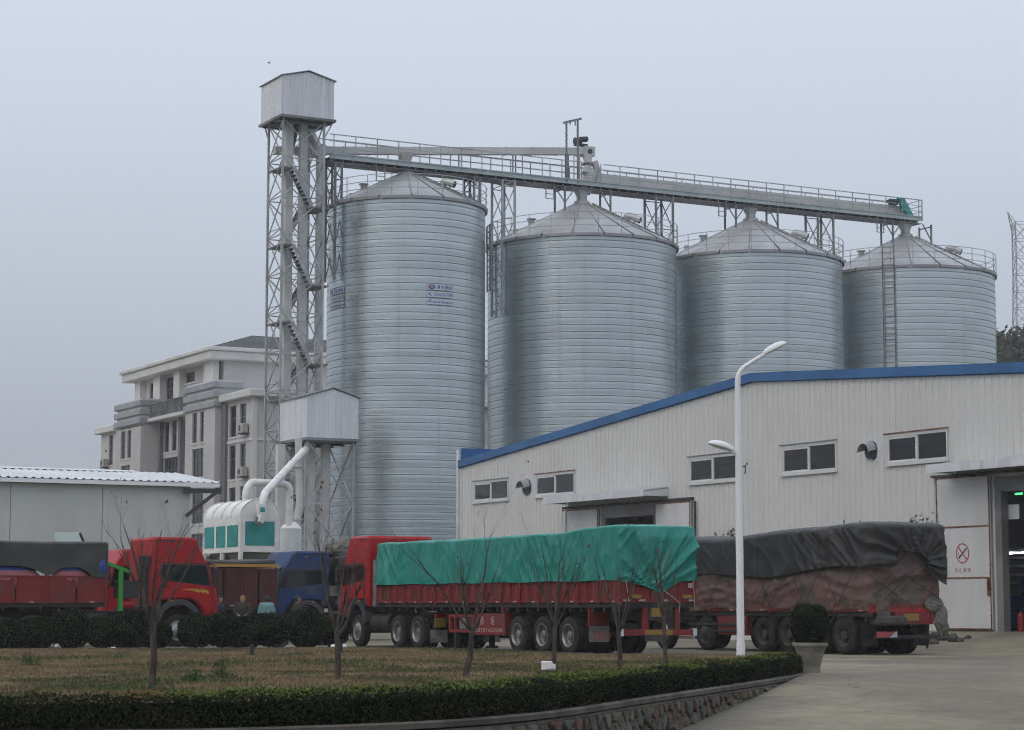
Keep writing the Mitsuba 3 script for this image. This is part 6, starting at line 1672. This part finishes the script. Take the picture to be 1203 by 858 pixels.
def person(x, y, rz, label, top, legs, hair, elbows, hands, stride=.08):
    k = thing('person', label, 'person', at(x, y, 0, rz))
    J = dict(hipL=(0, .09, .92), hipR=(0, -.09, .92), kneeL=(stride, .10, .50), kneeR=(-stride * .4, -.10, .50), ankL=(stride * .6, .10, .09), ankR=(-stride, -.10, .09), pel=(0, 0, .98), chest=(.01, 0, 1.30), neck=(.01, 0, 1.46), head=(.04, 0, 1.60),
             shL=(0, .19, 1.40), shR=(0, -.19, 1.40), elL=elbows[0], elR=elbows[1], haL=hands[0], haR=hands[1])
    P = {a: np.array(b_, float) for a, b_ in J.items()}
    body = [m3.Manifold.batch_hull([sph(P['head'] + [0, 0, .02], .098), sph(P['head'] + [.03, 0, -.07], .062), sph(P['head'] + [-.03, 0, .03], .092)]), bone(P['neck'], .055, P['head'] + [-.01, 0, -.06], .052), sph(P['head'] + [.112, 0, -.015], .018, 8), bone(P['head'] + [.098, 0, .015], .012, P['head'] + [.114, 0, -.015], .016), sph(P['head'] + [.0, .095, 0], .022, 8), sph(P['head'] + [0, -.095, 0], .022, 8), bone(P['head'] + [.088, .022, -.062], .012, P['head'] + [.088, -.022, -.062], .012),
            m3.Manifold.batch_hull([sph(P['shL'], .06), sph(P['shR'], .06), sph(P['pel'] + [0, .07, 0], .09), sph(P['pel'] + [0, -.07, 0], .09), sph(P['chest'] + [.04, 0, 0], .09)]), bone(P['neck'], .055, P['chest'], .09)]
    for s in 'LR':
        body += [bone(P['sh' + s], .052, P['el' + s], .042), bone(P['el' + s], .042, P['ha' + s], .028), bone(P['hip' + s], .085, P['knee' + s], .06), bone(P['knee' + s], .06, P['ank' + s], .042), bone(P['ank' + s], .042, P['ank' + s] + [.12, 0, -.05], .032)]
        d = P['ha' + s] - P['el' + s]; d /= np.linalg.norm(d); sd = np.cross(d, [0, 0, 1.0]); sd = sd / (np.linalg.norm(sd) + 1e-6); up_ = np.cross(sd, d)
        pc = P['ha' + s] + d * .085
        body.append(m3.Manifold.batch_hull([sph(P['ha' + s], .027), sph(pc + sd * .03, .014), sph(pc - sd * .03, .014)]))
        for o, l in ((-.03, .062), (-.01, .075), (.01, .07), (.03, .052)):
            a = pc + sd * o; c = a + d * l * .55 - up_ * .01; e = c + d * l * .4 - up_ * .025
            body += [bone(a, .0095, c, .009), bone(c, .009, e, .0075)]
        a = P['ha' + s] + d * .03 + sd * .028; c = a + sd * .03 + d * .03; body += [bone(a, .012, c, .010), bone(c, .010, c + d * .028, .008)]
    part(k, 'body', blend(body, .025, 4), 'skin', True)
    tp = [m3.Manifold.batch_hull([sph(P['shL'], .085), sph(P['shR'], .085), sph(P['pel'] + [0, .09, -.10], .12), sph(P['pel'] + [0, -.09, -.10], .12), sph(P['chest'] + [.05, 0, -.02], .12), sph(P['chest'] + [-.04, 0, .03], .11)]), bone(P['neck'] - [0, 0, .03], .08, P['chest'], .12)]
    tr = []
    for s in 'LR':
        tp += [bone(P['sh' + s], .082, P['el' + s], .064), bone(P['el' + s], .064, P['ha' + s] - (P['ha' + s] - P['el' + s]) * .08, .048)]
        tr += [bone(P['hip' + s], .105, P['knee' + s], .078), bone(P['knee' + s], .078, P['ank' + s] + [0, 0, .02], .066)]
        part(k, 'shoe', blend([bone(P['ank' + s] + [-.03, 0, -.045], .05, P['ank' + s] + [.15, 0, -.052], .042)], .03, 2), 'shoe', True)
    part(k, 'jacket', blend(tp), top, True)
    part(k, 'trousers', blend(tr + [bone(P['hipL'], .11, P['hipR'], .11)]), legs, True)
    hh = m3.Manifold.batch_hull([sph(P['head'] + [-.012, 0, .045], .103), sph(P['head'] + [-.04, 0, .0], .094)]) - m3.Manifold.cube([.3, .4, .2]).translate([float(P['head'][0] + .03), -.2, float(P['head'][2] - .15)])
    part(k, 'hair', blend([hh], .03, 3), hair, True)
    for s in (-1, 1): part(k, 'eye', MB().lathe([(0, 0), (.011, 0)], 8, tuple(P['head'] + [.099, s * .034, .022]), 'x'), 'letter_black')


person(28.95, 73.6, -118, 'person in a dark jacket with a ruddy uncovered head behind the wide round shrub', 'cloth_olive', 'cloth_black', 'hat_orange', [(.05, .27, 1.14), (.08, -.27, 1.14)], [(.24, .16, 1.05), (.26, -.14, 1.06)])
person(28.55, 74.9, -60, 'person in a navy jacket half hidden behind the one with the ruddy head', 'cloth_navy', 'cloth_black', 'hair_black', [(-.03, .28, 1.14), (-.03, -.28, 1.14)], [(.08, .28, .92), (.1, -.28, .92)])
person(29.75, 73.3, 60, 'person in a pale blue jacket standing with the back turned near the white bag', 'cloth_pale_blue', 'cloth_navy', 'hair_black', [(-.03, .27, 1.14), (.0, -.27, 1.14)], [(.12, .26, .93), (.18, -.24, .95)])
person(30.1, 74.0, 150, 'person in black standing just behind the one in pale blue', 'cloth_black', 'cloth_black', 'hair_black', [(-.03, .27, 1.14), (.0, -.27, 1.14)], [(.12, .26, .93), (.18, -.24, .95)])
person(30.45, 72.2, -15, 'person in an olive jacket looking right, behind the tallest shrub', 'cloth_olive', 'cloth_black', 'hair_black', [(-.04, .29, 1.15), (.04, -.29, 1.15)], [(.10, .30, .93), (.2, -.22, .98)])
person(35.2, 57.2, 100, 'person whose legs show under the tail of the green covered trailer', 'cloth_navy', 'cloth_black', 'hair_black', [(-.03, .27, 1.14), (.0, -.27, 1.14)], [(.12, .26, .93), (.18, -.24, .95)], .16)

# ------------------------------------------------------------------ bare young trees on the lawn


def bare_tree(x, y, seed, h, fork, label, leafy=6, rad=.065, spread=.30, nb=6):
    rng = np.random.default_rng(seed); t = thing('bare_tree', label, 'tree', None, 'bare young trees on the lawn')
    base = np.array([x, y, -.05]); top = base + [rng.normal(0, .04), rng.normal(0, .04), fork]
    mid = (base + top) / 2 + np.r_[rng.normal(0, .025, 2), 0]
    part(t, 'trunk', MB().tube([base, base + [0, 0, .12], mid, top, top + [0, 0, .05]], [rad * 1.25, rad, rad * .9, rad * .85, rad * .6], 10), 'bark', True)
    cs = []

    def grow(p, d, l, r, depth, b):
        pts = [p]; rs = [r]; n = 5
        for k in range(n):
            d = d + rng.normal(0, .085, 3) + [0, 0, .10]; d /= np.linalg.norm(d)
            p = p + d * l / n; pts.append(p); rs.append(r * (1 - .16 * (k + 1)))
        b.tube(np.array(pts), rs, 6)
        if depth < 3:
            for _ in range((3, 3, 3)[depth] + rng.integers(-1, 1 + (depth == 1))):
                i = rng.integers(2, n + 1); a = rng.normal(0, 1, 3); a -= d * (a @ d); a /= np.linalg.norm(a)
                grow(pts[i], d * .88 + a * .42, l * rng.uniform(.42, .66), rs[i] * .62, depth + 1, b)
        elif rng.random() < .2: cs.append(p)
        return b

    a0 = rng.uniform(0, 2 * PI)
    for k in range(nb):
        a = a0 + 2 * PI * k / nb + rng.normal(0, .25); z = fork * rng.uniform(.80, 1.0)
        p = base + (top - base) * (z / fork); s = spread * rng.uniform(.8, 1.5)
        part(t, 'branch', grow(p, np.array([math.cos(a) * s, math.sin(a) * s, .8]) / math.hypot(s, .8), (h - z) * rng.uniform(.62, .92), rad * rng.uniform(.36, .55), 0, MB()), 'bark', True)
    if cs:
        cs = np.array(cs)[:leafy]; part(t, 'dead_leaf', leaves(np.repeat(cs, 2, 0) + rng.normal(0, .015, (2 * len(cs), 3)), rng.normal(0, 1, (2 * len(cs), 3)), .035, .5, rng), 'dead_leaf', kind='stuff')


bare_tree(11.96, 34.4, 11, 3.15, 1.25, 'bare young tree with many upright twigs in front of the left red cab', 8, .062, .34, 7)
bare_tree(16.06, 36.15, 12, 3.0, 1.0, 'bare young tree with a leaning trunk in front of the red tractor cab', 8, .062, .42, 6)
bare_tree(19.12, 37.06, 13, 3.1, .98, 'bare young tree before the lettered red tool box of the green covered trailer', 7, .06, .36, 6)
bare_tree(22.66, 39.92, 14, 3.1, 1.15, 'bare young tree beside the small white box on the lawn', 6, .055, .32, 6)
bare_tree(22.47, 36.93, 15, 2.75, 1.02, 'bare young tree at the near corner of the green covered trailer', 6, .052, .28, 5)
bare_tree(26.39, 41.41, 16, 3.0, 1.2, 'last bare young tree to the right, before the pleated tail of the green tarpaulin', 6, .052, .30, 5)

# ------------------------------------------------------------------ small things
wb = trimesh.creation.icosphere(4); v = wb.vertices; nn = meshkit.fbm(v * 2.4 + 3, 4)
wb.vertices = v * (1 + 1.1 * (nn[:, None] - .5)) * [.36, .30, .28] + [0, 0, .26]
solo('plastic_bag', wb, 'white_bag', 'crumpled white plastic bag on the ground between the round shrubs', 'bag', 20, tw=at(27.6, 67.0, 0, 20))
solo('white_box', chamfer_box(-.14, .14, -.09, .09, -.02, .2, .015), 'lamp_white', 'small white box standing on the lawn beside a bare tree', 'box', tw=at(22.57, 39.97, .03, -20))
for i, (x, y, lab) in enumerate([(22.1, 55.5, 'short dark stake on the lawn below the white plastic bag'), (25.4, 57.0, 'short dark stake on the lawn right of the second bare tree')]):
    s = thing('lawn_stake', lab, 'stake', at(x, y, .03)); part(s, 'post', MB().tube([(0, 0, -.05), (.01, 0, .27)], .055, 8), 'plastic_black'); part(s, 'cap', MB().tube([(.01, 0, .271), (.012, 0, .32)], .065, 8), 'chassis')
for i, (x, y, s_, lab) in enumerate([(20.0, 68.4, .22, 'white rubble lump under the grey covered truck, left one'), (20.9, 68.8, .2, 'white rubble lump under the grey covered truck, right one'), (21.4, 65.2, .09, 'small white stone at the lawn edge'), (26.6, 68.3, .26, 'pale flat rubble lump in front of the left red truck bumper'), (28.2, 63.4, .16, 'pale scrap of litter by the trunk of the second bare tree')]):
    r_ = trimesh.creation.icosphere(2); v = r_.vertices; r_.vertices = v * (1 + .6 * (meshkit.fbm(v * 1.7 + i * 3, 3)[:, None] - .5)) * [s_ * 1.7, s_, s_ * .6] + [0, 0, s_ * .4]
    solo('rubble_lump', r_, 'kerb_concrete' if i in (3,) else 'white_bag', lab, 'rubble', 25, tw=at(x, y, .02, i * 40))
rng = np.random.default_rng(5); rb_ = MB()
for k in range(120):
    m = trimesh.creation.icosphere(1); a = rng.normal(0, 1, 2) * [.45, .9]; s_ = rng.uniform(.04, .13)
    m.vertices = m.vertices * (1 + rng.normal(0, .18, (len(m.vertices), 1))) * s_ + [46.6 + a[0], 57.6 + a[1], 0.24 + .18 * math.exp(-(a[0] ** 2 + a[1] ** 2 * .4)) * rng.random() + (46.6 + a[0] - 46.6) * .086]; rb_.tm(m)
solo('debris_pile', rb_, 'rubble', 'low dark pile of debris beside the warehouse door behind the black covered load', 'debris', 20, kind='stuff')
pb_ = thing('pale_board', 'pale green board raised on props behind the grey tarpaulin of the left truck', 'board')
part(pb_, 'board', MB().beam((22.12, 74.0, 3.70), (23.0, 74.0, 3.72), .05, .45, up=(0, .45, 1)), 'pale_green')
part(pb_, 'prop', MB().beam((22.2, 74.1, 0), (22.2, 74.1, 3.5), .06).beam((23.0, 74.0, 3.9), (23.3, 74.2, 3.4), .06).beam((23.3, 74.2, 3.45), (23.3, 74.2, 0), .06), 'steel_dark')
bd_ = thing('bird', 'tiny dark bird flying in the sky left of the top house', 'bird', T().translate([37.66, 93.34, 26.77]).scale(0.5).rotate([0, 0, 1], 20))
m = trimesh.creation.icosphere(2); m.vertices = m.vertices * [.16, .05, .05]
part(bd_, 'body', m, 'bird_black', True); part(bd_, 'wing', MB().raw([(.05, 0, .02), (-.06, 0, .02), (-.03, .25, .12), (.03, .22, .12)], [(0, 1, 2, 3)]).raw([(.05, 0, .015), (-.06, 0, .015), (-.03, -.25, .115), (.03, -.22, .115)], [(0, 1, 2, 3)]), 'bird_black')
